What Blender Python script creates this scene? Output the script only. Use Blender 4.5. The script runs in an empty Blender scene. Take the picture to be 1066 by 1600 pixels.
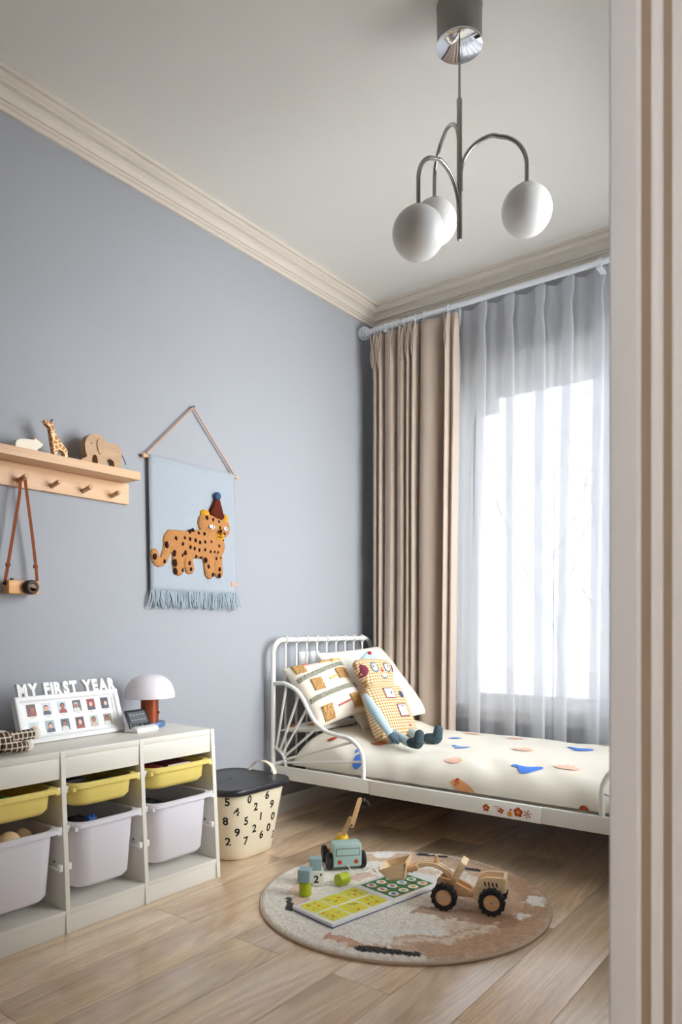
import bpy, bmesh, math, random
from mathutils import Vector, Matrix, noise, Euler
from math import sin, cos, pi, radians as R, sqrt

C = bpy.context.scene.collection
scene = bpy.context.scene

# ------------------------------------------------------------------ camera
cam_d = bpy.data.cameras.new('camera')
cam = bpy.data.objects.new('camera', cam_d); C.objects.link(cam)
cam.location = (2.464, -3.5795, 0.948)
cam.rotation_euler = (R(90), 0, R(37.1))
cam_d.sensor_fit = 'VERTICAL'; cam_d.sensor_height = 36.0
cam_d.lens = 1119.0 / 1600.0 * 36.0
cam_d.shift_y = 180.0 / 1600.0
cam_d.clip_start = 0.02
cam_d.dof.use_dof = True
cam_d.dof.focus_distance = 3.0
cam_d.dof.aperture_fstop = 4.5
scene.camera = cam

# ------------------------------------------------------------------ sky
w = bpy.data.worlds.new('overcast_sky'); scene.world = w; w.use_nodes = True
wn = w.node_tree.nodes; wl = w.node_tree.links
wn['Background'].inputs['Color'].default_value = (0.98, 0.985, 1.0, 1)
wn['Background'].inputs['Strength'].default_value = 14.0

def area(name, loc, rot, sx, sy, energy, col):
    d = bpy.data.lights.new(name, 'AREA'); d.shape = 'RECTANGLE'; d.size = sx; d.size_y = sy
    d.energy = energy; d.color = col
    o = bpy.data.objects.new(name, d); C.objects.link(o); o.location = loc; o.rotation_euler = rot
    return o
# daylight entering by the window and an added fill window (portals: only guide the sky's own light), and an unseen fill light added in the hall
p2_ = area('fill_window_portal', (2.25, -.875, 1.54), (0, R(90), 0), 1.92, 1.45, 1, (1, 1, 1)); p2_.data.cycles.is_portal = True
p = area('window_portal', (1.30, 0.16, 1.40), (R(-90), 0, 0), 1.48, 1.77, 1, (1, 1, 1)); p.data.cycles.is_portal = True
area('hall_fill_light', (2.75, -4.75, 2.5), (R(38), 0, 0), 0.8, 0.8, 24, (1.0, 0.985, 0.98))
scene.view_settings.view_transform = 'Standard'
scene.view_settings.look = 'None'
scene.view_settings.exposure = 0.2
scene.view_settings.gamma = 1.0
scene.view_settings.use_curve_mapping = False
scene.cycles.max_bounces = 14
scene.cycles.diffuse_bounces = 7
scene.cycles.transparent_max_bounces = 24
scene.cycles.sample_clamp_indirect = 6.0

# ------------------------------------------------------------------ materials
def lin(c):
    r = []
    for v in c[:3]:
        v /= 255.0
        r.append(v / 12.92 if v <= 0.04045 else ((v + 0.055) / 1.055) ** 2.4)
    return (r[0], r[1], r[2], 1.0)

def nodes(m):
    return m.node_tree.nodes, m.node_tree.links

def mat(name, col, rough=0.5, metal=0.0, nscale=0, namt=0.12, bump=0.0, bscale=200, spec=0.5, sheen=0, sss=0, stretch=(1, 1, 1), trans=0, coat=0):
    m = bpy.data.materials.new(name); m.use_nodes = True
    n, l = nodes(m); b = n['Principled BSDF']
    b.inputs['Roughness'].default_value = rough
    b.inputs['Metallic'].default_value = metal
    b.inputs['Specular IOR Level'].default_value = spec
    if sheen: b.inputs['Sheen Weight'].default_value = sheen
    if coat: b.inputs['Coat Weight'].default_value = coat
    if sss:
        b.inputs['Subsurface Weight'].default_value = sss
        b.inputs['Subsurface Radius'].default_value = (0.03, 0.03, 0.03)
    tc = n.new('ShaderNodeTexCoord'); mp = n.new('ShaderNodeMapping'); mp.inputs['Scale'].default_value = stretch
    l.new(tc.outputs['Object'], mp.inputs['Vector'])
    c = lin(col)
    if nscale:
        t = n.new('ShaderNodeTexNoise'); t.inputs['Scale'].default_value = nscale; t.inputs['Detail'].default_value = 5
        l.new(mp.outputs[0], t.inputs['Vector'])
        mx = n.new('ShaderNodeMix'); mx.data_type = 'RGBA'
        mx.inputs['A'].default_value = tuple(v * (1 - namt) for v in c[:3]) + (1,)
        mx.inputs['B'].default_value = tuple(min(1, v * (1 + namt)) for v in c[:3]) + (1,)
        l.new(t.outputs['Fac'], mx.inputs['Factor']); l.new(mx.outputs['Result'], b.inputs['Base Color'])
    else:
        b.inputs['Base Color'].default_value = c
    if bump:
        t = n.new('ShaderNodeTexNoise'); t.inputs['Scale'].default_value = bscale; t.inputs['Detail'].default_value = 3
        l.new(mp.outputs[0], t.inputs['Vector'])
        bp = n.new('ShaderNodeBump'); bp.inputs['Strength'].default_value = bump; bp.inputs['Distance'].default_value = 0.002
        l.new(t.outputs['Fac'], bp.inputs['Height']); l.new(bp.outputs[0], b.inputs['Normal'])
    return m

def wood(name, c1, c2, rough=0.5, scale=6, axis=1, coord='Object', per_object=False, bump=0.05):
    m = bpy.data.materials.new(name); m.use_nodes = True
    n, l = nodes(m); b = n['Principled BSDF']; b.inputs['Roughness'].default_value = rough
    tc = n.new('ShaderNodeTexCoord'); mp = n.new('ShaderNodeMapping')
    s = [scale * 5, scale * 5, scale * 5]; s[axis] = scale * 0.45
    mp.inputs['Scale'].default_value = s
    l.new(tc.outputs[coord], mp.inputs['Vector'])
    vec = mp.outputs[0]
    if per_object:
        oi = n.new('ShaderNodeObjectInfo'); ml = n.new('ShaderNodeMath'); ml.operation = 'MULTIPLY'; ml.inputs[1].default_value = 57.0
        l.new(oi.outputs['Random'], ml.inputs[0])
        ad = n.new('ShaderNodeVectorMath'); ad.operation = 'ADD'
        l.new(vec, ad.inputs[0]); l.new(ml.outputs[0], ad.inputs[1]); vec = ad.outputs[0]
    t = n.new('ShaderNodeTexNoise'); t.inputs['Scale'].default_value = 1.0; t.inputs['Detail'].default_value = 7
    t.inputs['Roughness'].default_value = 0.62; t.inputs['Distortion'].default_value = 0.6
    l.new(vec, t.inputs['Vector'])
    cr = n.new('ShaderNodeValToRGB'); e = cr.color_ramp.elements
    e[0].position = 0.3; e[0].color = lin(c1); e[1].position = 0.72; e[1].color = lin(c2)
    l.new(t.outputs['Fac'], cr.inputs[0])
    out = cr.outputs[0]
    if per_object:
        hs = n.new('ShaderNodeHueSaturation'); mr = n.new('ShaderNodeMapRange')
        mr.inputs['To Min'].default_value = 0.86; mr.inputs['To Max'].default_value = 1.12
        l.new(oi.outputs['Random'], mr.inputs['Value']); l.new(mr.outputs[0], hs.inputs['Value'])
        l.new(out, hs.inputs['Color']); out = hs.outputs[0]
        # fine pores
        t2 = n.new('ShaderNodeTexNoise'); t2.inputs['Scale'].default_value = 14.0; t2.inputs['Detail'].default_value = 4
        l.new(vec, t2.inputs['Vector'])
        mx = n.new('ShaderNodeMix'); mx.data_type = 'RGBA'; mx.blend_type = 'MULTIPLY'; mx.inputs['Factor'].default_value = 0.28
        r2 = n.new('ShaderNodeValToRGB'); r2.color_ramp.elements[0].position = 0.35; r2.color_ramp.elements[1].position = 0.6
        r2.color_ramp.elements[0].color = (0.55, 0.5, 0.46, 1)
        l.new(t2.outputs['Fac'], r2.inputs[0]); l.new(out, mx.inputs['A']); l.new(r2.outputs[0], mx.inputs['B']); out = mx.outputs['Result']
        # cathedral figure: contour lines of a long smooth noise
        t3 = n.new('ShaderNodeTexNoise'); t3.inputs['Scale'].default_value = 0.32; t3.inputs['Detail'].default_value = 1.5; t3.inputs['Distortion'].default_value = 0.4
        l.new(vec, t3.inputs['Vector'])
        k3 = n.new('ShaderNodeMath'); k3.operation = 'MULTIPLY'; k3.inputs[1].default_value = 130.0; l.new(t3.outputs['Fac'], k3.inputs[0])
        s3 = n.new('ShaderNodeMath'); s3.operation = 'SINE'; l.new(k3.outputs[0], s3.inputs[0])
        m3 = n.new('ShaderNodeMapRange'); m3.inputs['From Min'].default_value = -1.0; m3.inputs['To Min'].default_value = 0.88; m3.inputs['To Max'].default_value = 1.04; l.new(s3.outputs[0], m3.inputs['Value'])
        h3 = n.new('ShaderNodeHueSaturation'); l.new(m3.outputs[0], h3.inputs['Value']); l.new(out, h3.inputs['Color']); out = h3.outputs[0]
    l.new(out, b.inputs['Base Color'])
    if bump:
        bp = n.new('ShaderNodeBump'); bp.inputs['Strength'].default_value = bump; bp.inputs['Distance'].default_value = 0.001
        l.new(t.outputs['Fac'], bp.inputs['Height']); l.new(bp.outputs[0], b.inputs['Normal'])
    return m

def vcol_mat(name, rough=0.95, bump=0.3, bscale=350, sheen=0.3):
    m = mat(name, (200, 200, 200), rough, bump=bump, bscale=bscale, sheen=sheen, spec=0.2)
    n, l = nodes(m); a = n.new('ShaderNodeVertexColor'); a.layer_name = 'pattern'
    l.new(a.outputs['Color'], n['Principled BSDF'].inputs['Base Color'])
    return m

M = {}
M['wall'] = mat('wall_blue_paint', (156, 158, 164), 0.75, bump=0.04, bscale=900, spec=0.3)
M['ceil'] = mat('ceiling_paint', (238, 235, 230), 0.85, spec=0.2)
M['cornice'] = mat('cornice_cream_paint', (214, 205, 194), 0.6)
M['white'] = mat('white_paint', (238, 238, 238), 0.45)
M['door'] = mat('door_frame_paint', (216, 219, 224), 0.5)
M['jambshade'] = mat('brown_jamb_shade', (158, 142, 124), 0.7)  # brown that stands in for shade in the jamb's stepped recesses
M['hallwall'] = mat('hall_wall_paint', (205, 198, 188), 0.8)
M['plank'] = wood('oak_plank', (222, 186, 148), (252, 226, 192), 0.28, 3.2, 1, 'Object', True, 0.08)
pb = M['plank'].node_tree.nodes['Principled BSDF']; pb.inputs['Specular IOR Level'].default_value = 0.9; pb.inputs['Coat Weight'].default_value = 0.9; pb.inputs['Coat Roughness'].default_value = 0.24; pb.inputs['Coat IOR'].default_value = 1.6
M['gap'] = mat('floor_underlay', (90, 74, 60), 0.9)
M['cab'] = mat('cream_white_laminate', (232, 228, 218), 0.35)
M['plastic'] = mat('white_plastic', (232, 230, 240), 0.35, sss=0.05)
M['yellow'] = mat('yellow_plastic', (238, 216, 122), 0.38, sss=0.05)
M['rail'] = mat('rail_plastic', (240, 238, 234), 0.4)
M['hole'] = mat('screw_hole_dark', (50, 40, 35), 0.6)
M['shelfwood'] = wood('pale_birch', (196, 154, 118), (218, 180, 144), 0.5, 5, 1)
M['pegwood'] = wood('peg_beech', (186, 146, 104), (206, 168, 126), 0.5, 8, 0)
M['toywood'] = wood('toy_beech', (230, 196, 150), (250, 226, 188), 0.5, 12, 0)
M['toywood2'] = wood('toy_beech_end', (206, 160, 114), (230, 190, 142), 0.5, 12, 0)
M['elewood'] = wood('elephant_wood', (164, 130, 98), (190, 156, 120), 0.6, 10, 1)
M['camwood'] = wood('camera_cherry', (206, 146, 84), (228, 172, 108), 0.45, 8, 1)
M['leather'] = mat('tan_leather', (124, 60, 16), 0.6, spec=0.15, nscale=60, namt=0.12)
M['leather2'] = mat('cord_pinkish_leather', (186, 148, 130), 0.6)
M['black'] = mat('black_rubber', (24, 24, 27), 0.6, bump=0.1, bscale=300)
M['blackgloss'] = mat('black_gloss', (16, 16, 19), 0.3)
M['lid'] = mat('black_plastic', (38, 36, 40), 0.36)
M['hamper'] = mat('cream_plastic', (232, 220, 194), 0.42)
M['ink'] = mat('black_ink', (22, 20, 20), 0.6)
M['metalwhite'] = mat('white_powder_coat', (236, 234, 228), 0.35)
M['steel'] = mat('brushed_nickel', (176, 174, 170), 0.24, metal=1.0)
M['canopy'] = mat('nickel_canopy', (150, 148, 144), 0.42, metal=0.9)
M['chrome'] = mat('mirror_chrome', (235, 235, 238), 0.05, metal=1.0)
M['opal'] = mat('opal_glass', (232, 231, 231), 0.35, sss=0.15)
M['drape'] = mat('beige_drape', (180, 163, 150), 0.85, nscale=500, namt=0.05, bump=0.15, bscale=1200, sheen=0.3, spec=0.2)
M['rod'] = mat('white_rod', (226, 230, 238), 0.3)
M['quilt'] = mat('cream_cotton', (238, 231, 217), 0.9, bump=0.12, bscale=900, sheen=0.2, spec=0.2)
M['pillow'] = mat('white_cotton', (230, 225, 216), 0.9, bump=0.12, bscale=900, sheen=0.2, spec=0.2)
M['cushion'] = mat('cushion_canvas', (236, 226, 212), 0.95, bump=0.4, bscale=600, spec=0.15)
M['tuft'] = mat('tan_tuft', (202, 160, 106), 0.95, nscale=130, namt=0.6, bump=1.0, bscale=200, spec=0.1)
M['tuftg'] = mat('grey_tuft', (158, 156, 140), 0.95, nscale=170, namt=0.8, bump=1.0, bscale=200, spec=0.1)
M['mattress'] = mat('mattress_cotton', (232, 226, 214), 0.9)
M['under'] = mat('dark_slats', (70, 62, 56), 0.8)
M['pblue'] = mat('print_blue', (74, 130, 226), 0.9)
M['pblue2'] = mat('print_light_blue', (132, 168, 232), 0.9)
M['ppeach'] = mat('print_peach', (246, 200, 178), 0.9)
M['porange'] = mat('print_orange', (226, 160, 104), 0.9)
M['prust'] = mat('print_rust', (176, 66, 42), 0.9)
M['pyel'] = mat('print_amber', (222, 150, 58), 0.9)
M['ltblue'] = mat('doll_light_blue_felt', (176, 198, 206), 0.95, bump=0.2, bscale=700)
M['dkblue'] = mat('doll_slate_felt', (82, 102, 116), 0.95, bump=0.2, bscale=700)
M['boot'] = mat('doll_teal_boot', (56, 74, 80), 0.95, bump=0.2, bscale=700)
M['maroon'] = mat('maroon_felt', (112, 38, 56), 0.9)
M['red'] = mat('red_felt', (206, 50, 60), 0.9)
M['paper'] = mat('white_print', (242, 242, 240), 0.5)
M['lav'] = mat('pale_lilac_felt', (226, 224, 236), 0.9)
M['navy'] = mat('navy_felt', (66, 70, 104), 0.9)
M['tapestry'] = mat('pale_blue_weave', (158, 165, 173), 0.95, nscale=300, namt=0.1, bump=0.6, bscale=420, spec=0.1, stretch=(1, 1, 0.25))
M['fringe'] = mat('pale_blue_fringe', (160, 172, 182), 0.95, spec=0.1)
M['tiger'] = mat('tiger_tan_tuft', (176, 124, 78), 0.95, nscale=220, namt=0.4, bump=1.0, bscale=260, spec=0.1)
M['tigery'] = mat('tiger_yellow_tuft', (206, 150, 48), 0.95, bump=0.8, bscale=500, spec=0.1)
M['spot'] = mat('tiger_dark_spot', (48, 26, 22), 0.95, bump=0.6, bscale=500, spec=0.1)
M['hat'] = mat('brown_hat_wool', (86, 36, 24), 0.95, bump=0.8, bscale=500, spec=0.1)
M['pom'] = mat('blue_pompom_wool', (66, 88, 120), 0.95, bump=1.0, bscale=300, spec=0.1)
M['green'] = mat('lime_paint', (172, 186, 30), 0.35)
M['cubeblue'] = mat('pale_blue_paint', (150, 176, 184), 0.5)
M['cubewhite'] = mat('white_block_paint', (228, 224, 214), 0.55)
M['truck'] = mat('mint_paint', (166, 194, 188), 0.4)
M['dkline'] = mat('dark_line_paint', (96, 62, 58), 0.5)
M['lamp_red'] = mat('headlight_red', (180, 62, 40), 0.4)
M['yelpaint'] = mat('yellow_paint', (232, 186, 30), 0.4)
M['ochre'] = mat('ochre_paint', (200, 140, 60), 0.5)
M['string'] = mat('white_string', (236, 232, 226), 0.8)
M['page'] = mat('book_page', (240, 240, 238), 0.35)
M['byel'] = mat('page_yellow', (228, 222, 40), 0.35)
M['bgreen'] = mat('page_green', (40, 116, 56), 0.35)
M['bblue'] = mat('book_blue_cover', (62, 86, 140), 0.4)
M['copper'] = mat('copper_brown', (150, 74, 44), 0.3, metal=0.5)
M['brass'] = mat('dull_brass', (120, 84, 56), 0.5)
M['lampblue'] = mat('blue_lamp_base', (74, 104, 152), 0.35)
M['shade'] = mat('white_lamp_shade', (236, 230, 236), 0.25, sss=0.3)
M['lcd'] = mat('grey_display', (84, 88, 92), 0.4, nscale=120, namt=0.25)
M['lcdtext'] = mat('display_pale', (176, 180, 184), 0.4)
M['pomw'] = mat('white_pompom', (236, 228, 216), 0.95, bump=1.0, bscale=250)
M['bookred'] = mat('dark_red_cover', (132, 40, 36), 0.5)
M['ballwood'] = mat('ball_cream', (238, 206, 160), 0.6)
M['grey_frame'] = mat('window_frame_white', (240, 240, 240), 0.4)
M['bark'] = mat('pale_bark', (206, 205, 203), 0.9, nscale=20)
M['ground'] = mat('pale_paving', (222, 221, 218), 0.9, nscale=3)
M['bearwhite'] = mat('bear_cream_wood', (232, 222, 204), 0.6, nscale=40, namt=0.06)
M['skin1'] = mat('photo_skin', (226, 176, 150), 0.4)
M['skin2'] = mat('photo_skin_dark', (170, 104, 80), 0.4)

def gingham(name, c0, c1, c2, period, thr=0.0):
    m = mat(name, c0, 0.95, bump=0.15, bscale=700, spec=0.1)
    n, l = nodes(m); b = n['Principled BSDF']
    tc = n.new('ShaderNodeTexCoord'); sx = n.new('ShaderNodeSeparateXYZ'); l.new(tc.outputs['Object'], sx.inputs[0])
    outs = []
    for ax in ('Y', 'Z'):
        a = n.new('ShaderNodeMath'); a.operation = 'MULTIPLY'; a.inputs[1].default_value = 2 * pi / period
        s = n.new('ShaderNodeMath'); s.operation = 'SINE'
        g = n.new('ShaderNodeMath'); g.operation = 'GREATER_THAN'; g.inputs[1].default_value = thr
        l.new(sx.outputs[ax], a.inputs[0]); l.new(a.outputs[0], s.inputs[0]); l.new(s.outputs[0], g.inputs[0]); outs.append(g.outputs[0])
    ad = n.new('ShaderNodeMath'); ad.operation = 'ADD'; l.new(outs[0], ad.inputs[0]); l.new(outs[1], ad.inputs[1])
    hf = n.new('ShaderNodeMath'); hf.operation = 'MULTIPLY'; hf.inputs[1].default_value = 0.5; l.new(ad.outputs[0], hf.inputs[0])
    cr = n.new('ShaderNodeValToRGB'); cr.color_ramp.interpolation = 'CONSTANT'
    cr.color_ramp.elements[0].color = lin(c0); cr.color_ramp.elements[1].color = lin(c2); cr.color_ramp.elements[1].position = 0.8
    e = cr.color_ramp.elements.new(0.3); e.color = lin(c1)
    l.new(hf.outputs[0], cr.inputs[0]); l.new(cr.outputs[0], b.inputs['Base Color'])
    return m
M['gingham'] = gingham('tan_gingham', (234, 218, 190), (204, 170, 124), (168, 124, 76), 0.0150)
M['knit'] = gingham('brown_check_knit', (84, 62, 50), (206, 194, 176), (226, 216, 200), 0.017, 0.72)

def sheer_mat():
    m = bpy.data.materials.new('white_sheer_voile'); m.use_nodes = True
    n, l = nodes(m); n.clear()
    o = n.new('ShaderNodeOutputMaterial')
    tr = n.new('ShaderNodeBsdfTransparent'); tr.inputs[0].default_value = (0.95, 0.96, 0.98, 1)
    tl = n.new('ShaderNodeBsdfTranslucent'); tl.inputs[0].default_value = (0.9, 0.905, 0.92, 1)
    df = n.new('ShaderNodeBsdfDiffuse'); df.inputs[0].default_value = (0.9, 0.91, 0.94, 1)
    m1 = n.new('ShaderNodeMixShader'); m1.inputs[0].default_value = 0.42
    l.new(tl.outputs[0], m1.inputs[1]); l.new(df.outputs[0], m1.inputs[2])
    m2 = n.new('ShaderNodeMixShader'); m2.inputs[0].default_value = 0.56
    l.new(tr.outputs[0], m2.inputs[1]); l.new(m1.outputs[0], m2.inputs[2]); l.new(m2.outputs[0], o.inputs[0])
    return m
M['sheer'] = sheer_mat()

def glass_mat(name, tint):
    m = bpy.data.materials.new(name); m.use_nodes = True
    n, l = nodes(m); n.clear()
    o = n.new('ShaderNodeOutputMaterial'); tr = n.new('ShaderNodeBsdfTransparent'); tr.inputs[0].default_value = tint
    gl = n.new('ShaderNodeBsdfGlossy'); gl.inputs['Roughness'].default_value = 0.02
    fr = n.new('ShaderNodeFresnel'); fr.inputs[0].default_value = 1.45
    mx = n.new('ShaderNodeMixShader'); l.new(fr.outputs[0], mx.inputs[0]); l.new(tr.outputs[0], mx.inputs[1]); l.new(gl.outputs[0], mx.inputs[2]); l.new(mx.outputs[0], o.inputs[0])
    return m
M['glass'] = glass_mat('clear_glass', (0.96, 0.98, 0.98, 1)); M['tintglass'] = glass_mat('tinted_glass', (0.40, 0.405, 0.41, 1))

# ------------------------------------------------------------------ mesh helpers
class MB:
    """collects shapes in one list of vertices and faces; build() links them as ONE mesh object"""
    def __init__(s): s.v = []; s.f = []; s.m = []; s.cur = 0; s.col = None
    def add(s, vs, fs, mi=None):
        k = len(s.v); s.v += [Vector(p) for p in vs]; s.f += [tuple(i + k for i in f) for f in fs]
        s.m += [s.cur if mi is None else mi] * len(fs); return s
    def box(s, c, d, rot=None, bev=0.0, mi=None):
        """centre, full size, rotation; bev chamfers the vertical and horizontal edges"""
        bm = bmesh.new(); bmesh.ops.create_cube(bm, size=1.0)
        for v in bm.verts: v.co = Vector((v.co.x * d[0], v.co.y * d[1], v.co.z * d[2]))
        if bev: bmesh.ops.bevel(bm, geom=bm.edges[:], offset=bev, segments=2, profile=0.6, affect='EDGES')
        mt = Matrix.Translation(Vector(c)) @ (rot.to_4x4() if rot is not None else Matrix.Identity(4))
        bm.verts.ensure_lookup_table()
        s.add([mt @ v.co for v in bm.verts], [[v.index for v in f.verts] for f in bm.faces], mi); bm.free(); return s
    def b2(s, x0, x1, y0, y1, z0, z1, bev=0.0, mi=None):
        return s.box(((x0 + x1) / 2, (y0 + y1) / 2, (z0 + z1) / 2), (abs(x1 - x0), abs(y1 - y0), abs(z1 - z0)), None, bev, mi)
    def tube(s, pts, r, n=10, closed=False, cap=True, mi=None, flat=None):
        pts = [Vector(p) for p in pts]; N = len(pts); rr = r if isinstance(r, (list, tuple)) else [r] * N
        t0 = (pts[1] - pts[0]).normalized(); up = Vector((0, 0, 1)) if abs(t0.z) < 0.9 else Vector((1, 0, 0))
        nx = t0.cross(up).normalized(); vs = []; fs = []
        for i, pt in enumerate(pts):
            if closed: t = (pts[(i + 1) % N] - pts[i - 1])
            else: t = pts[min(i + 1, N - 1)] - pts[max(i - 1, 0)]
            t.normalize(); nx = (nx - t * nx.dot(t)).normalized(); ny = t.cross(nx)
            for k in range(n):
                a = 2 * pi * k / n; vs.append(pt + (nx * cos(a) + ny * sin(a)) * rr[i])
        for i in range(N if closed else N - 1):
            j = (i + 1) % N
            for k in range(n): fs.append((i * n + k, i * n + (k + 1) % n, j * n + (k + 1) % n, j * n + k))
        if cap and not closed: fs.append(tuple(range(n))[::-1]); fs.append(tuple((N - 1) * n + k for k in range(n)))
        return s.add(vs, fs, mi)
    def cyl(s, p0, p1, r, r1=None, n=20, mi=None): return s.tube([p0, p1], [r, r if r1 is None else r1], n, mi=mi)
    def lathe(s, prof, c=(0, 0, 0), n=32, rot=None, mi=None, cap=True):
        """profile of (radius, height) about Z"""
        vs = []; fs = []; mt = Matrix.Translation(Vector(c)) @ (rot.to_4x4() if rot is not None else Matrix.Identity(4))
        for r, z in prof:
            for k in range(n): vs.append(mt @ Vector((r * cos(2 * pi * k / n), r * sin(2 * pi * k / n), z)))
        for i in range(len(prof) - 1):
            for k in range(n): fs.append((i * n + k, i * n + (k + 1) % n, (i + 1) * n + (k + 1) % n, (i + 1) * n + k))
        if cap and prof[0][0] > 1e-5: fs.append(tuple(range(n))[::-1])
        if cap and prof[-1][0] > 1e-5: fs.append(tuple((len(prof) - 1) * n + k for k in range(n)))
        return s.add(vs, fs, mi)
    def ball(s, c, r, n=20, sc=(1, 1, 1), mi=None, rot=None):
        vs = []; fs = []; m = n // 2; rr = rot if rot is not None else Matrix.Identity(3)
        for i in range(m + 1):
            for k in range(n):
                a = pi * i / m; b = 2 * pi * k / n
                vs.append(Vector(c) + rr @ Vector((sin(a) * cos(b) * sc[0], sin(a) * sin(b) * sc[1], -cos(a) * sc[2])) * r)
        for i in range(m):
            for k in range(n): fs.append((i * n + k, i * n + (k + 1) % n, (i + 1) * n + (k + 1) % n, (i + 1) * n + k))
        return s.add(vs, fs, mi)
    def prism(s, poly, fr, d0, d1, mi=None):
        """polygon extruded from d0 to d1; fr(u, v, d) gives the point"""
        n = len(poly); vs = [fr(u, v, d0) for u, v in poly] + [fr(u, v, d1) for u, v in poly]
        fs = [tuple(range(n))[::-1], tuple(range(n, 2 * n))] + [(i, (i + 1) % n, n + (i + 1) % n, n + i) for i in range(n)]
        return s.add(vs, fs, mi)
    def grid(s, fn, nu, nv, mi=None, closeu=False):
        vs = [fn(i / (nu if closeu else nu - 1), j / (nv - 1)) for i in range(nu) for j in range(nv)]; fs = []
        for i in range(nu if closeu else nu - 1):
            for j in range(nv - 1):
                a = (i + 1) % nu; fs.append((i * nv + j, a * nv + j, a * nv + j + 1, i * nv + j + 1))
        return s.add(vs, fs, mi)
    def loft(s, rings, cap=True, mi=None):
        n = len(rings[0]); vs = [p for r in rings for p in r]; fs = []
        for i in range(len(rings) - 1):
            for k in range(n): fs.append((i * n + k, i * n + (k + 1) % n, (i + 1) * n + (k + 1) % n, (i + 1) * n + k))
        if cap: fs.append(tuple(range(n))[::-1]); fs.append(tuple((len(rings) - 1) * n + k for k in range(n)))
        return s.add(vs, fs, mi)
    def build(s, name, mats, parent=None, world=False, angle=38, weld=True, origin=None, at=None):
        bm = bmesh.new()
        inv = Matrix.Identity(4)
        if parent is not None and world: inv = mw(parent).inverted()
        if origin is not None: inv = Matrix.Translation(-Vector(origin))
        bv = [bm.verts.new(inv @ p) for p in s.v]
        for f, mi in zip(s.f, s.m):
            try:
                q = bm.faces.new([bv[i] for i in f]); q.material_index = mi; q.smooth = True
            except ValueError: pass
        if weld: bmesh.ops.remove_doubles(bm, verts=bm.verts[:], dist=1e-5)
        bmesh.ops.recalc_face_normals(bm, faces=bm.faces[:])
        ca = R(angle)
        for e in bm.edges:
            if len(e.link_faces) == 2:
                try: e.smooth = e.calc_face_angle() < ca
                except ValueError: e.smooth = True
            else: e.smooth = True
        me = bpy.data.meshes.new(name); bm.to_mesh(me); bm.free()
        for x in (mats if isinstance(mats, (list, tuple)) else [mats]): me.materials.append(M[x] if isinstance(x, str) else x)
        o = bpy.data.objects.new(name, me); C.objects.link(o)
        if parent is not None: o.parent = parent
        if origin is not None: o.location = origin
        if at is not None: o.location = at
        return o

def mw(o):
    m = Matrix.LocRotScale(o.location, o.rotation_euler, o.scale)
    return mw(o.parent) @ m if o.parent else m
def tag(o, label, cat, group=None):
    o['label'] = label; o['category'] = cat
    if group: o['group'] = group
    return o
def thing(name, label, cat, loc=(0, 0, 0), rot=(0, 0, 0), group=None):
    o = bpy.data.objects.new(name, None); C.objects.link(o); o.location = loc; o.rotation_euler = rot
    o.empty_display_size = 0.05
    return tag(o, label, cat, group)
def struct(o): o['kind'] = 'structure'; return o
def stuff(o): o['kind'] = 'stuff'; return o
def lab(o, t): o['label'] = t; return o
def copy_tree(o, parent=None):
    c = o.copy(); C.objects.link(c)
    if parent: c.parent = parent
    for ch in list(o.children): copy_tree(ch, c)
    return c

def rrect(hx, hy, r, n=6):
    """rounded rectangle as a list of (x, y)"""
    pts = []
    for cx, cy, a0 in ((hx - r, hy - r, 0), (-hx + r, hy - r, pi / 2), (-hx + r, -hy + r, pi), (hx - r, -hy + r, 3 * pi / 2)):
        for k in range(n + 1):
            a = a0 + pi / 2 * k / n; pts.append((cx + r * cos(a), cy + r * sin(a)))
    return pts
def smooth_path(pts, sub=6):
    P = [Vector(p) for p in pts]; out = []
    for i in range(len(P) - 1):
        p0 = P[max(i - 1, 0)]; p1 = P[i]; p2 = P[i + 1]; p3 = P[min(i + 2, len(P) - 1)]
        for k in range(sub):
            t = k / sub
            out.append(0.5 * ((2 * p1) + (p2 - p0) * t + (2 * p0 - 5 * p1 + 4 * p2 - p3) * t * t + (3 * p1 - p0 - 3 * p2 + p3) * t ** 3))
    out.append(P[-1]); return out
def smooth_poly(pts, sub=4):
    n = len(pts); P = [Vector((a, b)) for a, b in pts]; out = []
    for i in range(n):
        p0, p1, p2, p3 = P[i - 1], P[i], P[(i + 1) % n], P[(i + 2) % n]
        for k in range(sub):
            t = k / sub
            q = 0.5 * ((2 * p1) + (p2 - p0) * t + (2 * p0 - 5 * p1 + 4 * p2 - p3) * t * t + (3 * p1 - p0 - 3 * p2 + p3) * t ** 3)
            out.append((q.x, q.y))
    return out
_glyph = {}
def glyph(ch, size, depth, bold=0.0, bevel=0.0):
    """vertices and faces of one printed or cut-out character, origin at its centre-bottom, in x (right), y (up), z (out)"""
    key = (ch, size, depth, bold, bevel)
    if key not in _glyph:
        cu = bpy.data.curves.new('glyph', 'FONT'); cu.body = ch; cu.size = size; cu.extrude = depth; cu.offset = bold; cu.bevel_depth = bevel; cu.resolution_u = 3
        ob = bpy.data.objects.new('glyph', cu)
        me = bpy.data.meshes.new_from_object(ob)
        vs = [v.co.copy() for v in me.vertices]; fs = [tuple(p.vertices) for p in me.polygons]
        cx = (min(v.x for v in vs) + max(v.x for v in vs)) / 2
        wd = max(v.x for v in vs) - min(v.x for v in vs)
        for v in vs: v.x -= cx
        bpy.data.objects.remove(ob); bpy.data.meshes.remove(me); bpy.data.curves.remove(cu)
        _glyph[key] = (vs, fs, wd)
    return _glyph[key]
def nz(*p): return noise.noise(Vector(p))

# ================================================================== SETTING
H = 2.857; XR = 2.164; XH = 2.31; YN = -3.95
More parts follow.
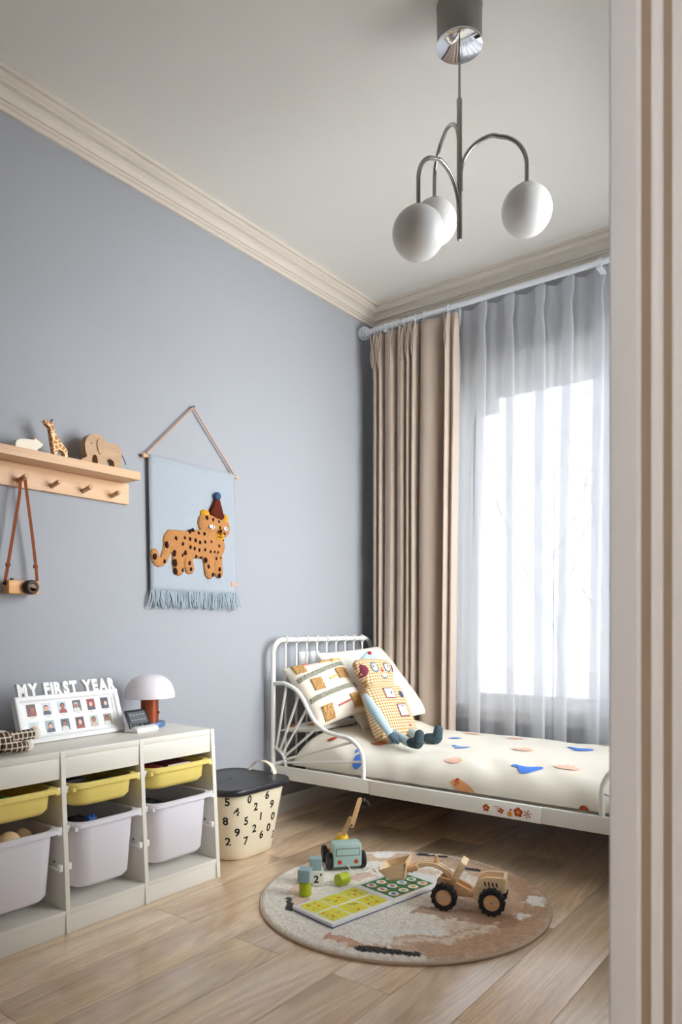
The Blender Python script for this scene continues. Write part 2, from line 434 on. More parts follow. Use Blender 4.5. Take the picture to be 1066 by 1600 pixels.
# floor: base + every plank
fl = MB().b2(-0.2, XH, -5.4, 0.25, -0.06, -0.012).b2(XH, 4.4, -5.4, -2.3, -0.06, -0.012).build('floor', 'gap'); struct(fl)
PW, PL = 0.19, 1.30
for ix in range(-1, 23):
    x0 = 1.641 - PW * (7 - ix) - PW; x1 = x0 + PW
    if x1 < 0.0 or x0 > 4.3: continue
    off = -2.03 if (ix % 2 == 0) else -1.38
    k = -4
    while True:
        y0 = off + PL * k; y1 = y0 + PL; k += 1
        if y0 > 0.0: break
        if y1 < -5.2 or (x0 > XH - 0.1 and y0 > -2.4): continue
        if x0 > XH - 0.1: y1 = min(y1, -2.31)
        a, b, c, d = max(x0, 0.0), min(x1, 4.3), max(y0, -5.2), min(y1, 0.0)
        g = 0.0007
        mb = MB().b2(a + g, b - g, c + g, d - g, -0.012, 0.0, 0.0009)
        mb.build('plank', 'plank', fl, origin=((a + b) / 2, (c + d) / 2, 0))
struct(MB().b2(-0.15, XH, -5.4, 0.25, H, H + 0.08).b2(XH, 4.4, -5.4, -2.3, H, H + 0.08).build('ceiling', 'ceil'))
struct(MB().b2(-0.15, 0, -5.4, 0.25, -0.02, H).build('wall_left', 'wall'))
WX0, WX1, WZ0, WZ1 = 0.560, 2.04, 0.515, 2.285      # window hole
mb = MB().b2(0, WX0, 0, 0.25, -0.02, H).b2(WX1, XH, 0, 0.25, -0.02, H).b2(WX0, WX1, 0, 0.25, WZ1, H).b2(WX0, WX1, 0, 0.25, -0.02, WZ0)
struct(mb.build('wall_back', 'wall'))
JY = -2.533; LY = -3.510
SY0, SY1, SZ0, SZ1 = -1.60, -0.15, 0.58, 2.50      # hole for the added fill window
mb = MB().b2(XR, XH, JY + 0.13, SY0, -0.02, H).b2(XR, XH, SY1, 0, -0.02, H).b2(XR, XH, SY0, SY1, -0.02, SZ0).b2(XR, XH, SY0, SY1, SZ1, H).b2(XR, XH, YN, LY - 0.06, -0.02, H).b2(XR, XH, LY - 0.06, JY + 0.13, 2.16, H)
struct(mb.build('wall_right', 'wall'))
struct(MB().b2(0, XH, YN - 0.12, YN, -0.02, H).build('wall_near', 'wall'))
struct(MB().b2(XH, 4.4, -5.4, -5.28, -0.02, H).b2(4.28, 4.4, -5.28, -2.3, -0.02, H).b2(XH, 4.28, -2.4, -2.3, -0.02, H).build('wall_hall', 'hallwall'))
# cornices: stepped profile (out from wall, down from ceiling)
CP = [(0, 0), (0.092, 0), (0.092, 0.016), (0.080, 0.016), (0.080, 0.024), (0.074, 0.030), (0.066, 0.034), (0.066, 0.042), (0.050, 0.046), (0.038, 0.056), (0.032, 0.068), (0.032, 0.076), (0.022, 0.076), (0.020, 0.084), (0.012, 0.086), (0.012, 0.103), (0, 0.103)]
struct(MB().prism(CP, lambda u, v, d: Vector((u, d, H - v)), YN, 0.0).build('trim_1', 'cornice', angle=8))
struct(MB().prism(CP, lambda u, v, d: Vector((d, -u, H - v)), 0.0, XR).build('trim_2', 'cornice', angle=8))
struct(MB().prism(CP, lambda u, v, d: Vector((XR - u, d, H - v)), YN, 0.0).build('trim_3', 'cornice', angle=8))
BP = [(0, 0), (0.014, 0), (0.014, 0.066), (0.01, 0.076), (0.004, 0.08), (0, 0.08)]
struct(MB().prism(BP, lambda u, v, d: Vector((u, d, v)), YN, 0.0).build('baseboard_left', 'white', angle=25))
struct(MB().prism(BP, lambda u, v, d: Vector((d, -u, v)), 0.014, XR).build('baseboard_back', 'white', angle=25))
struct(MB().prism(BP, lambda u, v, d: Vector((XR - u, d, v)), JY + 0.14, 0.0).build('baseboard_right', 'white', angle=25))
# door frame: jambs with the stepped reveal the camera looks along, lintel above
dr = struct(bpy.data.objects.new('door_1', None)); C.objects.link(dr); dr.location = (XR, (JY + LY) / 2, 0)
JP = [(XR - 0.012, JY + 0.14), (XR - 0.012, JY + 0.003), (XR - 0.009, JY), (XR + 0.0265, JY), (XR + 0.0306, JY + 0.004), (XR + 0.031, JY + 0.058), (XR + 0.034, JY + 0.062),
      (XR + 0.042, JY + 0.063), (XR + 0.0455, JY + 0.067), (XR + 0.046, JY + 0.117), (XR + 0.050, JY + 0.122), (XR + 0.16, JY + 0.124), (XR + 0.16, JY + 0.14)]
MB().prism(JP, lambda u, v, d: Vector((u, v, d)), 0, 2.12).build('jamb', 'door', dr, world=True, angle=20)
for x_, y_ in ((XR + .0309, JY + .031), (XR + .0459, JY + .092)): MB().b2(x_, x_ + .0012, y_ - .024, y_ + .024, 0.0, 2.12, .0004).build('shade_strip', 'jambshade', dr, world=True)  # thin strips that paint the shade onto the jamb's step faces
LP = [(XR - 0.012, LY - 0.07), (XR - 0.012, LY - 0.003), (XR - 0.009, LY), (XR + 0.16, LY), (XR + 0.16, LY - 0.07)]
MB().prism(LP, lambda u, v, d: Vector((u, v, d)), 0, 2.12).build('jamb', 'door', dr, world=True, angle=20)
MB().b2(XR - 0.012, XR + 0.16, LY - 0.07, JY + 0.14, 2.12, 2.17, 0.003).build('lintel', 'door', dr, world=True)
# window: casing, frame, mullion, panes, sill
wd = struct(bpy.data.objects.new('window_1', None)); C.objects.link(wd); wd.location = ((WX0 + WX1) / 2, 0, WZ0)
MB().b2(0.465, 0.565, -0.018, 0.0, 0.50, 2.40, 0.004).b2(2.035, 2.15, -0.018, 0.0, 0.50, 2.40, 0.004).b2(0.565, 2.035, -0.018, 0.0, 2.28, 2.40, 0.004).build('casing', 'white', wd, world=True)
MB().b2(WX0, WX0 + 0.012, 0, 0.2, WZ0, WZ1).b2(WX1 - 0.012, WX1, 0, 0.2, WZ0, WZ1).b2(WX0, WX1, 0, 0.2, WZ1 - 0.012, WZ1).build('reveal_lining', 'white', wd, world=True)
mb = MB().b2(WX0 + 0.012, WX0 + 0.062, 0.09, 0.15, WZ0 + 0.01, WZ1 - 0.012, 0.004).b2(WX1 - 0.062, WX1 - 0.012, 0.09, 0.15, WZ0 + 0.01, WZ1 - 0.012, 0.004)
mb.b2(WX0 + 0.062, WX1 - 0.062, 0.09, 0.15, WZ1 - 0.062, WZ1 - 0.012, 0.004).b2(WX0 + 0.062, WX1 - 0.062, 0.09, 0.15, WZ0 + 0.01, WZ0 + 0.065, 0.004)
mb.build('window_frame', 'grey_frame', wd, world=True)
MB().b2(WX0 + 0.06, 0.760, 0.085, 0.15, 2.14, WZ1 - 0.06, 0.003).build('transom_panel', 'grey_frame', wd, world=True)
MB().b2(1.41, 1.46, 0.09, 0.15, WZ0 + 0.06, WZ1 - 0.06, 0.004).build('mullion', 'grey_frame', wd, world=True)
for a, b in ((WX0 + 0.06, 1.412), (1.458, WX1 - 0.06)): MB().b2(a, b, 0.118, 0.124, WZ0 + 0.06, WZ1 - 0.06).build('pane', 'tintglass', wd, world=True)
MB().b2(0.465, 2.15, -0.045, 0.09, 0.490, 0.526, 0.006).b2(0.485, 2.14, -0.03, 0.0, 0.445, 0.490, 0.004).build('sill', 'white', wd, world=True)

# unseen window added in the right wall for fill light, beyond the door jamb
w2 = struct(bpy.data.objects.new('fill_window', None)); C.objects.link(w2); w2.location = (XR, (SY0 + SY1) / 2, SZ0)
MB().b2(XR - .018, XR, SY0 - .12, SY0 + .004, SZ0 - .02, SZ1 + .12, .004).b2(XR - .018, XR, SY1 - .004, SY1 + .12, SZ0 - .02, SZ1 + .12, .004).b2(XR - .018, XR, SY0 + .004, SY1 - .004, SZ1 - .004, SZ1 + .12, .004).build('casing', 'white', w2, world=True)
mb = MB()
for a, b in ((SY0, SY0 + .05), (SY1 - .05, SY1), ((SY0 + SY1) / 2 - .025, (SY0 + SY1) / 2 + .025)): mb.b2(XR + .05, XR + .10, a, b, SZ0, SZ1, .003)
mb.b2(XR + .05, XR + .10, SY0 + .05, SY1 - .05, SZ0, SZ0 + .05).b2(XR + .05, XR + .10, SY0 + .05, SY1 - .05, SZ1 - .05, SZ1)
mb.build('window_frame', 'grey_frame', w2, world=True)
for a, b in ((SY0 + .05, (SY0 + SY1) / 2 - .025), ((SY0 + SY1) / 2 + .025, SY1 - .05)): MB().b2(XR + .073, XR + .078, a, b, SZ0 + .05, SZ1 - .05).build('pane', 'glass', w2, world=True)
MB().b2(XR - .05, XR + .05, SY0 - .13, SY1 + .13, SZ0 - .035, SZ0, .004).build('sill', 'white', w2, world=True)

# outdoors seen faintly through the sheer
struct(MB().b2(-40, 44, -30, 60, -3.1, -3.0).build('ground', 'ground'))
def tree(x, y, seed, hgt, label):
    rnd = random.Random(seed); mb = MB()
    def br(p, d, L, r, lv):
        pts = [p]; q = Vector(p); dd = Vector(d)
        for i in range(4):
            dd = (dd + Vector((rnd.uniform(-.12, .12), rnd.uniform(-.12, .12), rnd.uniform(-.02, .1)))).normalized(); q = q + dd * L / 4; pts.append(q.copy())
        mb.tube(pts, [r * (1 - 0.13 * i) for i in range(5)], 6)
        if lv < 4:
            for k in range(3 if lv < 3 else 2):
                a = rnd.uniform(0, 2 * pi); sp = rnd.uniform(.3, .65)
                nd = (dd + Vector((cos(a) * sp, sin(a) * sp, rnd.uniform(-.05, .25)))).normalized()
                br(pts[rnd.choice((2, 3, 4))] if k else pts[4], nd, L * rnd.uniform(.62, .82), r * .58, lv + 1)
    br((x, y, -3.0), (0, 0, 1), hgt * .42, .07, 0)
    tag(mb.build('bare_tree', 'bark', origin=(x, y, -3.0)), label, 'tree')
tree(-0.2, 7.5, 5, 9, 'pale bare tree beyond the window, on the left')
tree(-2.6, 11.0, 12, 9, 'bare tree farther off beyond the window glass')

# ================================================================== CEILING LAMP
LX, LYY = 1.427, -1.605
lp = thing('pendant_lamp', 'nickel ceiling pendant with three curved arms and opal globe shades', 'lamp', (LX, LYY, H))
MB().lathe([(0.069, 0.0), (0.0705, -0.006), (0.069, -0.012), (0.068, -0.118), (0.066, -0.122)], n=48).build('canopy', 'canopy', lp)
MB().lathe([(0.071, -0.121), (0.071, -0.125), (0.069, -0.1265), (0.0, -0.1265)], n=48).build('canopy_plate', 'chrome', lp)
MB().cyl((0, 0, -0.126), (0, 0, -0.30), 0.004, n=12).build('cord_tube', 'steel', lp)
MB().lathe([(0.0, -0.285), (0.008, -0.286), (0.009, -0.29), (0.009, -0.305), (0.0085, -0.31), (0.0085, -0.712), (0.007, -0.72), (0.0, -0.7201)], n=20).build('stem', 'steel', lp)
MB().ball((0, 0, -0.719), 0.0055, 12).build('end_cap', 'chrome', lp)
fw = Vector((-sin(R(37.1)), cos(R(37.1)), 0)); rt = Vector((cos(R(37.1)), sin(R(37.1)), 0))
for ang, zc, zj in ((225, 2.08, 2.215), (345, 2.198, 2.318), (105, 2.30, 2.42)):
    d = rt * cos(R(ang)) + fw * sin(R(ang)); zg = zc - H; zj_ = zj - H
    pts = [Vector((0, 0, zj_ - 0.03)) + d * 0.004]
    for k in range(17):
        a = pi - pi * k / 16
        pts.append(d * (0.1 + 0.098 * cos(a) + 0.002) + Vector((0, 0, zj_ + 0.02 + (0.105 if k <= 8 else 0.1) * sin(a) - 0.002)))
    pts.append(d * 0.2 + Vector((0, 0, zg + 0.085))); pts.append(d * 0.2 + Vector((0, 0, zg + 0.072)))
    arm = MB().tube(smooth_path(pts, 3), 0.0065, 12).build('arm', 'steel', lp)
    c = d * 0.2 + Vector((0, 0, zg))
    MB().lathe([(0.0, 0.078), (0.017, 0.077), (0.027, 0.073), (0.028, 0.0695), (0.0, 0.069)], c, 24).build('globe_cap', 'steel', arm)
    MB().ball(c, 0.075, 40).build('globe', 'opal', lp)

# ================================================================== CURTAINS
RZ = 2.668; RY = -0.15
rod = thing('curtain_rod', 'white metal curtain rod with lacy ball finial under the cornice', 'curtain rod', (1.1, RY, RZ))
MB().cyl((0.075, RY, RZ), (2.14, RY, RZ), 0.0145, n=18).build('front_tube', 'rod', rod, world=True)
MB().cyl((0.10, -0.07, RZ + 0.034), (2.14, -0.07, RZ + 0.034), 0.010, n=14).build('rear_tube', 'rod', rod, world=True)
# finial: open lattice fan ball
bm = bmesh.new(); bmesh.ops.create_icosphere(bm, subdivisions=2, radius=0.037)
mb = MB()
for e in bm.edges: mb.tube([e.verts[0].co + Vector((0.042, RY, RZ)), e.verts[1].co + Vector((0.042, RY, RZ))], 0.0017, 5)
for v in bm.verts: mb.ball(v.co + Vector((0.042, RY, RZ)), 0.0038, 8)
bm.free(); mb.cyl((0.055, RY, RZ), (0.085, RY, RZ), 0.019, n=16)
mb.build('finial', 'rod', rod, world=True)
for bx in (0.20, 1.40):
    MB().b2(bx - 0.012, bx + 0.012, RY - 0.018, -0.0, RZ - 0.035, RZ - 0.02, 0.003).b2(bx - 0.012, bx + 0.012, -0.008, 0, RZ - 0.06, RZ + 0.03, 0.003).cyl((bx - .01, RY, RZ), (bx + .01, RY, RZ), 0.02, n=16).build('bracket', 'rod', rod, world=True)

def ring(parent, x, y, z, r=0.021):
    return MB().tube([(x, y + r * cos(2 * pi * k / 18), z + r * sin(2 * pi * k / 18)) for k in range(18)], 0.0028, 6, closed=True).build('ring', 'rod', parent, world=True)

# beige drape: plan path with folds, gathered in pinch pleats at the heading
dp = thing('drape', 'beige floor length curtain drawn to the left of the window', 'curtain', (0.37, RY, 0.02))
FOLD = [(0.105, -.135), (0.118, -.172), (0.138, -.178), (0.147, -.135), (0.158, -.176), (0.175, -.182), (0.183, -.132), (0.200, -.170), (0.235, -.186), (0.258, -.178), (0.270, -.128),
        (0.285, -.172), (0.312, -.186), (0.330, -.176), (0.336, -.126), (0.348, -.178), (0.366, -.184), (0.374, -.132), (0.384, -.178), (0.402, -.184), (0.412, -.118), (0.424, -.150),
        (0.455, -.182), (0.495, -.178), (0.535, -.150), (0.562, -.104), (0.580, -.130), (0.594, -.186), (0.606, -.194), (0.616, -.150), (0.628, -.166), (0.642, -.172), (0.650, -.140), (0.648, -.118)]
PATH = smooth_path([(a, b, 0) for a, b in FOLD], 6)
PX = [p.x for p in PATH]
def drape_fn(u, v):
    z = 0.018 + v * (2.632 - 0.018); q = PATH[min(int(round(u * (len(PATH) - 1))), len(PATH) - 1)]
    pinch = max(0.0, (z - 2.50) / 0.13)
    amp = 0.52 + 0.48 * (1 - min(1, pinch)) if z > 2.50 else 1.0
    sw = 0.95 + 0.05 * cos(z * 1.3 + q.x * 7)
    y = RY + (q.y - RY) * amp * sw + 0.004 * nz(q.x * 14, z * 0.9, 1.2)
    x = q.x
    low = max(0, 1 - z / 2.6)
    x = 0.105 + (x - 0.105) * (1 - 0.055 * low) + 0.004 * nz(q.x * 6, z * 1.2, 4)
    return Vector((x, y, z))
cloth = MB().grid(drape_fn, len(PATH), 60).build('cloth', 'drape', dp, world=True, angle=180)
sm = cloth.modifiers.new('thick', 'SOLIDIFY'); sm.thickness = 0.0025
for x in (0.125, 0.165, 0.245, 0.32, 0.357, 0.395, 0.60):
    # pinch pleat: two crossing folds stitched 9 cm below the heading
    mb = MB()
    for sgn in (-1, 1):
        mb.grid(lambda u, v, s=sgn, x=x: Vector((x + s * (0.010 * cos(v * pi * 1.45) + 0.003) + (u - .5) * 0.005, RY - 0.040 - 0.006 * sin(v * pi), 2.635 - 0.20 * v)), 3, 10)
    o = mb.build('pinch_pleat', 'drape', dp, world=True, angle=180); s2 = o.modifiers.new('thick', 'SOLIDIFY'); s2.thickness = 0.005
    ring(dp, x, RY, RZ - 0.004)
for x in (0.145, 0.20, 0.28, 0.45): ring(dp, x, RY, RZ - 0.004)
# sheer: flat spans with triple folds hanging from each pleat
sh = thing('sheer_curtain', 'white translucent pleated sheer hanging in front of the window', 'curtain', (1.33, -0.075, 0.02))
PLS = [0.612, 0.766, 0.919, 1.084, 1.231, 1.38, 1.44]
plan = [(0.56, -0.08)]
for i, x in enumerate(PLS):
    h = 0.026
    plan += [(x - h - 0.014, -0.076), (x - h, -0.088), (x + h * 0.7, -0.104), (x + h, -0.094), (x - h * 0.6, -0.080), (x - h, -0.070), (x + h * 0.5, -0.062), (x + h + 0.014, -0.074)]
    nx_ = PLS[i + 1] if i + 1 < len(PLS) else 1.47
    plan.append(((x + nx_) / 2, -0.062))
plan.append((1.49, -0.08))
SP = smooth_path([(a, b, 0) for a, b in plan], 5)
def sheer_fn(u, v):
    z = 0.02 + v * (2.676 - 0.02); q = SP[min(int(round(u * (len(SP) - 1))), len(SP) - 1)]
    k = min(range(len(PLS)), key=lambda i: abs(PLS[i] - q.x)); dx = q.x - PLS[k]; low = 1 - v
    near = math.exp(-(dx / 0.05) ** 2)
    spread = 1 + near * (0.05 + 0.30 * min(1, low * 3) * (0.8 + 0.5 * sin(k * 2.3)) - 0.50 * math.exp(-((z - 2.53) / 0.06) ** 2))
    x = PLS[k] + dx * spread - 0.045 * low * sin(k * 1.7 + 0.6) * near - 0.02 * low
    y = -0.075 + (q.y + 0.075) * (0.75 + 0.7 * min(1, low * 2)) + 0.010 * low * sin(q.x * 21 + 1)
    sag = 0.013 * (1 - near) * max(0.0, (z - 2.45) / 0.17)
    return Vector((max(0.5, min(x, 1.5)), y, z - sag))
MB().grid(sheer_fn, len(SP), 40).build('cloth', 'sheer', sh, world=True, angle=180)
MB().grid(lambda u, v: sheer_fn(u, 0.966 + 0.034 * v) + Vector((0, 0.004, 0)), len(SP), 5).build('heading_band', 'sheer', sh, world=True, angle=180)
for x in PLS: ring(sh, x, -0.07, RZ + 0.022, 0.024)

# ================================================================== WALL SHELF WITH PEGS
ws = thing('peg_shelf', 'pale birch wall shelf with round coat pegs', 'shelf', (0, -2.24, 1.45))
MB().b2(0.0, 0.12, -2.70, -1.796, 1.530, 1.562, 0.002).build('shelf_board', 'shelfwood', ws, world=True)
MB().b2(0.0, 0.018, -2.68, -1.776 + 0.0, 1.446, 1.5295, 0.002).build('back_board', 'shelfwood', ws, world=True)
for y in (-2.617, -2.492, -2.367, -2.242, -2.115, -1.987, -1.859):
    pg = Matrix.Translation((0.018, y, 1.470)) @ Euler((0, R(78), 0)).to_matrix().to_4x4()
    MB().lathe([(0.0, 0.0), (0.0085, 0.0), (0.0085, 0.052), (0.0075, 0.055), (0.0, 0.0555)], (0.016, y, 1.468), 16, Euler((0, R(78), 0)).to_matrix()).build('peg', 'pegwood', ws, world=True)
MB().cyl((0.017, -1.952, 1.500), (0.0195, -1.952, 1.500), 0.006, n=12).build('screw_cap', 'pegwood', ws, world=True)
MB().cyl((0.10, -1.815, 1.5285), (0.10, -1.815, 1.531), 0.004, n=10).build('screw_cap', 'hole', ws, world=True)

# toys on the shelf (profile cut from board: local u along the wall, v up)
def cut_toy(name, label, cat, x, y, z, poly, th, m, bev=0.004, sub=4, rz=0):
    t = thing(name, label, cat, (x, y, z), (0, 0, rz))
    o = MB().prism(smooth_poly(poly, sub) if sub else poly, lambda u, v, d: Vector((d, u, v)), -th / 2, th / 2).build('body', m, t, angle=30)
    if bev:
        b = o.modifiers.new('round', 'BEVEL'); b.width = bev; b.segments = 3; b.limit_method = 'ANGLE'
    return t
ELE = [(-0.083, 0.018), (-0.096, 0.008), (-0.090, 0.001), (-0.068, 0.004), (-0.060, 0.001), (-0.052, 0.004), (-0.046, 0.030), (-0.036, 0.038), (-0.026, 0.030), (-0.024, 0.004), (-0.020, 0.0),
       (0.010, 0.0), (0.014, 0.006), (0.016, 0.026), (0.030, 0.034), (0.046, 0.026), (0.050, 0.004), (0.056, 0.0), (0.076, 0.0), (0.080, 0.010), (0.083, 0.060), (0.076, 0.086), (0.056, 0.098), (0.026, 0.096),
       (0.012, 0.098), (-0.004, 0.114), (-0.030, 0.120), (-0.062, 0.106), (-0.078, 0.078), (-0.076, 0.044), (-0.070, 0.026)]
t = cut_toy('toy_elephant', 'tan wooden elephant with black cord tail on the wall shelf', 'toy', 0.072, -1.945, 1.562, ELE, 0.034, 'elewood', 0.005, 3)
EAR = [(-0.022, 0.100), (-0.004, 0.094), (0.002, 0.070), (-0.004, 0.050), (-0.018, 0.044), (-0.026, 0.062), (-0.030, 0.084)]
o = MB().prism(smooth_poly(EAR, 4), lambda u, v, d: Vector((d, u, v)), 0.015, 0.021).build('ear', 'elewood', t); b = o.modifiers.new('r', 'BEVEL'); b.width = .002; b.segments = 2; b.limit_method = 'ANGLE'
MB().ball((0.0172, -0.052, 0.078), 0.003, 8).build('eye', 'ink', t)
MB().tube(smooth_path([(0.0, 0.080, 0.070), (0.004, 0.092, 0.062), (0.008, 0.102, 0.040), (0.010, 0.106, 0.026)], 4), 0.0016, 6).build('tail', 'ink', t)
def patch_mat(name, c0, c1, scale, th):
    m = mat(name, c0, 0.6); n, l = nodes(m); tc = n.new('ShaderNodeTexCoord')
    v = n.new('ShaderNodeTexVoronoi'); v.feature = 'DISTANCE_TO_EDGE'; v.inputs['Scale'].default_value = scale; l.new(tc.outputs['Object'], v.inputs['Vector'])
    g = n.new('ShaderNodeMath'); g.operation = 'GREATER_THAN'; g.inputs[1].default_value = th; l.new(v.outputs[0], g.inputs[0])
    mx = n.new('ShaderNodeMix'); mx.data_type = 'RGBA'; mx.inputs['A'].default_value = lin(c0); mx.inputs['B'].default_value = lin(c1)
    l.new(g.outputs[0], mx.inputs['Factor']); l.new(mx.outputs['Result'], n['Principled BSDF'].inputs['Base Color']); return m
M['giraffe'] = patch_mat('giraffe_patches', (240, 214, 170), (192, 118, 52), 62, 0.09)
GIR = [(-0.012, 0.0), (-0.004, 0.0), (-0.002, 0.022), (0.010, 0.026), (0.024, 0.020), (0.027, 0.0), (0.036, 0.0), (0.040, 0.018), (0.036, 0.034), (0.016, 0.054), (-0.004, 0.078), (-0.016, 0.104), (-0.018, 0.118), (-0.022, 0.124),
       (-0.026, 0.119), (-0.034, 0.120), (-0.047, 0.124), (-0.050, 0.117), (-0.040, 0.107), (-0.031, 0.100), (-0.026, 0.072), (-0.020, 0.040)]
t = cut_toy('toy_giraffe', 'spotted wooden giraffe standing between bear and elephant on the shelf', 'toy', 0.08, -2.135, 1.562, GIR, 0.022, 'giraffe', 0.004, 3)
for d in (-.005, .005): MB().tube([(d, -0.021, 0.119), (d, -0.018, 0.130)], 0.0018, 6).ball((d, -0.018, 0.131), 0.0026, 8).build('horn', 'hole', t)
MB().ball((0.0112, -0.034, 0.116), 0.0018, 8).build('eye', 'ink', t)
BEA = [(-0.040, 0.0), (0.030, 0.0), (0.034, 0.012), (0.044, 0.020), (0.050, 0.026), (0.054, 0.034), (0.044, 0.041), (0.034, 0.046), (0.026, 0.050), (0.020, 0.044), (-0.004, 0.042), (-0.028, 0.038), (-0.044, 0.028), (-0.048, 0.010)]
t = cut_toy('toy_polar_bear', 'cream wooden polar bear lying at the left on the shelf', 'toy', 0.074, -2.245, 1.562, BEA, 0.03, 'bearwhite', 0.006, 4)
MB().ball((0.004, 0.055, 0.034), 0.0032, 8).build('nose', 'ink', t)
MB().ball((0.012, 0.024, 0.049), 0.005, 10, (.6, 1, 1)).build('ear', 'pegwood', t)

# wooden toy camera on the peg
cm = thing('toy_camera', 'wooden toy camera with black lens hanging from a peg by its strap', 'toy', (0.045, -2.245, 1.063))
MB().b2(0.018, 0.062, -2.302, -2.188, 1.064, 1.112, 0.006).build('body', 'camwood', cm, world=True)
Ry = Euler((0, R(90), 0)).to_matrix()
ln = MB().lathe([(0.0, 0.0), (0.024, 0.0), (0.0255, 0.004), (0.0245, 0.010), (0.0255, 0.013), (0.0245, 0.026), (0.022, 0.030), (0.017, 0.030), (0.015, 0.024), (0, 0.024)], (0.061, -2.229, 1.089), 28, Ry).build('lens', 'black', cm, world=True)
MB().lathe([(0.0165, 0.029), (0.0175, 0.0312), (0.0155, 0.0318), (0.0145, 0.029)], (0.061, -2.229, 1.089), 28, Ry).build('lens_ring', 'brass', ln, world=True)
MB().lathe([(0.0, 0.027), (0.008, 0.0262), (0.0148, 0.0245)], (0.061, -2.229, 1.089), 24, Ry).build('lens_glass', 'blackgloss', ln, world=True)
MB().cyl((0.040, -2.280, 1.111), (0.040, -2.280, 1.119), 0.006, n=14).build('shutter_button', 'black', cm, world=True)
MB().cyl((0.060, -2.203, 1.104), (0.064, -2.203, 1.104), 0.0035, n=12).build('viewfinder', 'black', cm, world=True)
for y in (-2.304, -2.186): MB().cyl((0.040, y - .002, 1.100), (0.040, y + .002, 1.100), 0.006, n=12).ball((0.040, y + (-.004 if y < -2.24 else .004), 1.100), 0.0045, 10).build('strap_pin', 'black', cm, world=True)
def strap(pts, wdt, nrm):
    P = smooth_path(pts, 6); mb = MB(); vs = []; fs = []; n = Vector(nrm)
    for i, q in enumerate(P):
        t = (P[min(i + 1, len(P) - 1)] - P[max(i - 1, 0)]).normalized(); s = t.cross(n).normalized()
        for a, b in ((-1, -1), (1, -1), (1, 1), (-1, 1)): vs.append(q + s * a * wdt / 2 + n * b * 0.0009)
    for i in range(len(P) - 1):
        for k in range(4): fs.append((i * 4 + k, i * 4 + (k + 1) % 4, i * 4 + 4 + (k + 1) % 4, i * 4 + 4 + k))
    fs += [(0, 1, 2, 3), tuple(len(vs) - 4 + k for k in range(4))]; mb.add(vs, fs); return mb
strap([(0.040, -2.305, 1.10), (0.042, -2.297, 1.15), (0.045, -2.278, 1.27), (0.048, -2.258, 1.40), (0.047, -2.252, 1.455), (0.047, -2.249, 1.474)], 0.011, (1, 0.0, 0)).build('strap', 'leather', cm, world=True)
strap([(0.040, -2.185, 1.10), (0.042, -2.190, 1.15), (0.045, -2.206, 1.27), (0.048, -2.226, 1.40), (0.047, -2.233, 1.455), (0.047, -2.235, 1.474)], 0.011, (1, 0.0, 0)).build('strap', 'leather', cm, world=True)
strap([(0.047, -2.250, 1.470), (0.047, -2.2475, 1.478), (0.047, -2.242, 1.4805), (0.047, -2.2365, 1.478), (0.047, -2.234, 1.470)], 0.011, (0.0, -0.02, 1)).build('strap_loop', 'leather', cm, world=True)
for y, z in ((-2.295, 1.165), (-2.1935, 1.165)): MB().b2(0.039, 0.048, y - 0.007, y + 0.007, z - 0.006, z + 0.006, 0.001).build('strap_keeper', 'leather', cm, world=True)

# ================================================================== TAPESTRY
tp = thing('wall_hanging', 'pale blue woven wall hanging with tufted tiger and long fringe', 'wall hanging', (0.01, -1.43, 1.05))
def tap_fn(u, v):
    y = -1.681 + 0.5 * u + 0.013 * (1 - v); z = 1.104 + 0.566 * v
    return Vector((0.016 + 0.009 * max(0, v - .965) / .035 + 0.002 * sin(u * 6) + 0.002 * nz(u * 3, v * 3, 0), y, z))
o = MB().grid(tap_fn, 24, 30).build('weave', 'tapestry', tp, world=True, angle=180); s2 = o.modifiers.new('t', 'SOLIDIFY'); s2.thickness = 0.004
MB().cyl((0.016, -1.70, 1.662), (0.016, -1.168, 1.660), 0.0065, n=12).ball((0.016, -1.702, 1.662), 0.0105, 12).ball((0.016, -1.166, 1.660), 0.0105, 12).build('dowel', 'shelfwood', tp, world=True)
MB().cyl((0.004, -1.434, 1.928), (0.024, -1.434, 1.929), 0.005, n=12).build('nail', 'steel', tp, world=True)
MB().tube([(0.018, -1.688, 1.672), (0.018, -1.437, 1.924), (0.018, -1.431, 1.924), (0.018, -1.182, 1.668)], 0.0042, 8).build('hanging_cord', 'leather2', tp, world=True)
rnd = random.Random(3); mb = MB()
for i in range(190):
    u = i / 189; y0 = -1.668 + 0.5 * u; y1 = y0 + rnd.uniform(-.022, .022); L = rnd.uniform(.06, .082); x0 = 0.013 + rnd.uniform(0, .008); x1 = x0 + rnd.uniform(-.003, .012)
    mb.tube([(x0, y0, 1.106), (x0 + .004, y0 + (y1 - y0) * .4 + rnd.uniform(-.006, .006), 1.106 - L * .5), (x1, y1, 1.106 - L)], [.0026, .0024, .0018], 5)
stuff(mb.build('fringe', 'fringe', tp, world=True))
MB().b2(0.017, 0.0205, -1.203, -1.163, 1.140, 1.162, 0.001).build('care_label', 'leather2', tp, world=True)
tx = 0.022
def flatball(mb, y, z, r, ry=1, rz=1, th=0.012): mb.ball((tx, y, z), 1.0, 16, (th, r * ry, r * rz))
def limb(mb, pts, rr, th=0.45):
    P = smooth_path([(0, a, b) for a, b in pts], 5); n = len(P); k = len(rr) - 1; q = MB(); ra = []
    for i in range(n):
        f = i / (n - 1) * k; a = int(min(f, k - 1)); ra.append(rr[a] + (rr[a + 1] - rr[a]) * (f - a))
    q.tube(P, ra, 12); q.ball(P[0], ra[0], 12); q.ball(P[-1], ra[-1], 12)
    mb.add([Vector((tx + v.x * th, v.y, v.z)) for v in q.v], q.f)
mb = MB()
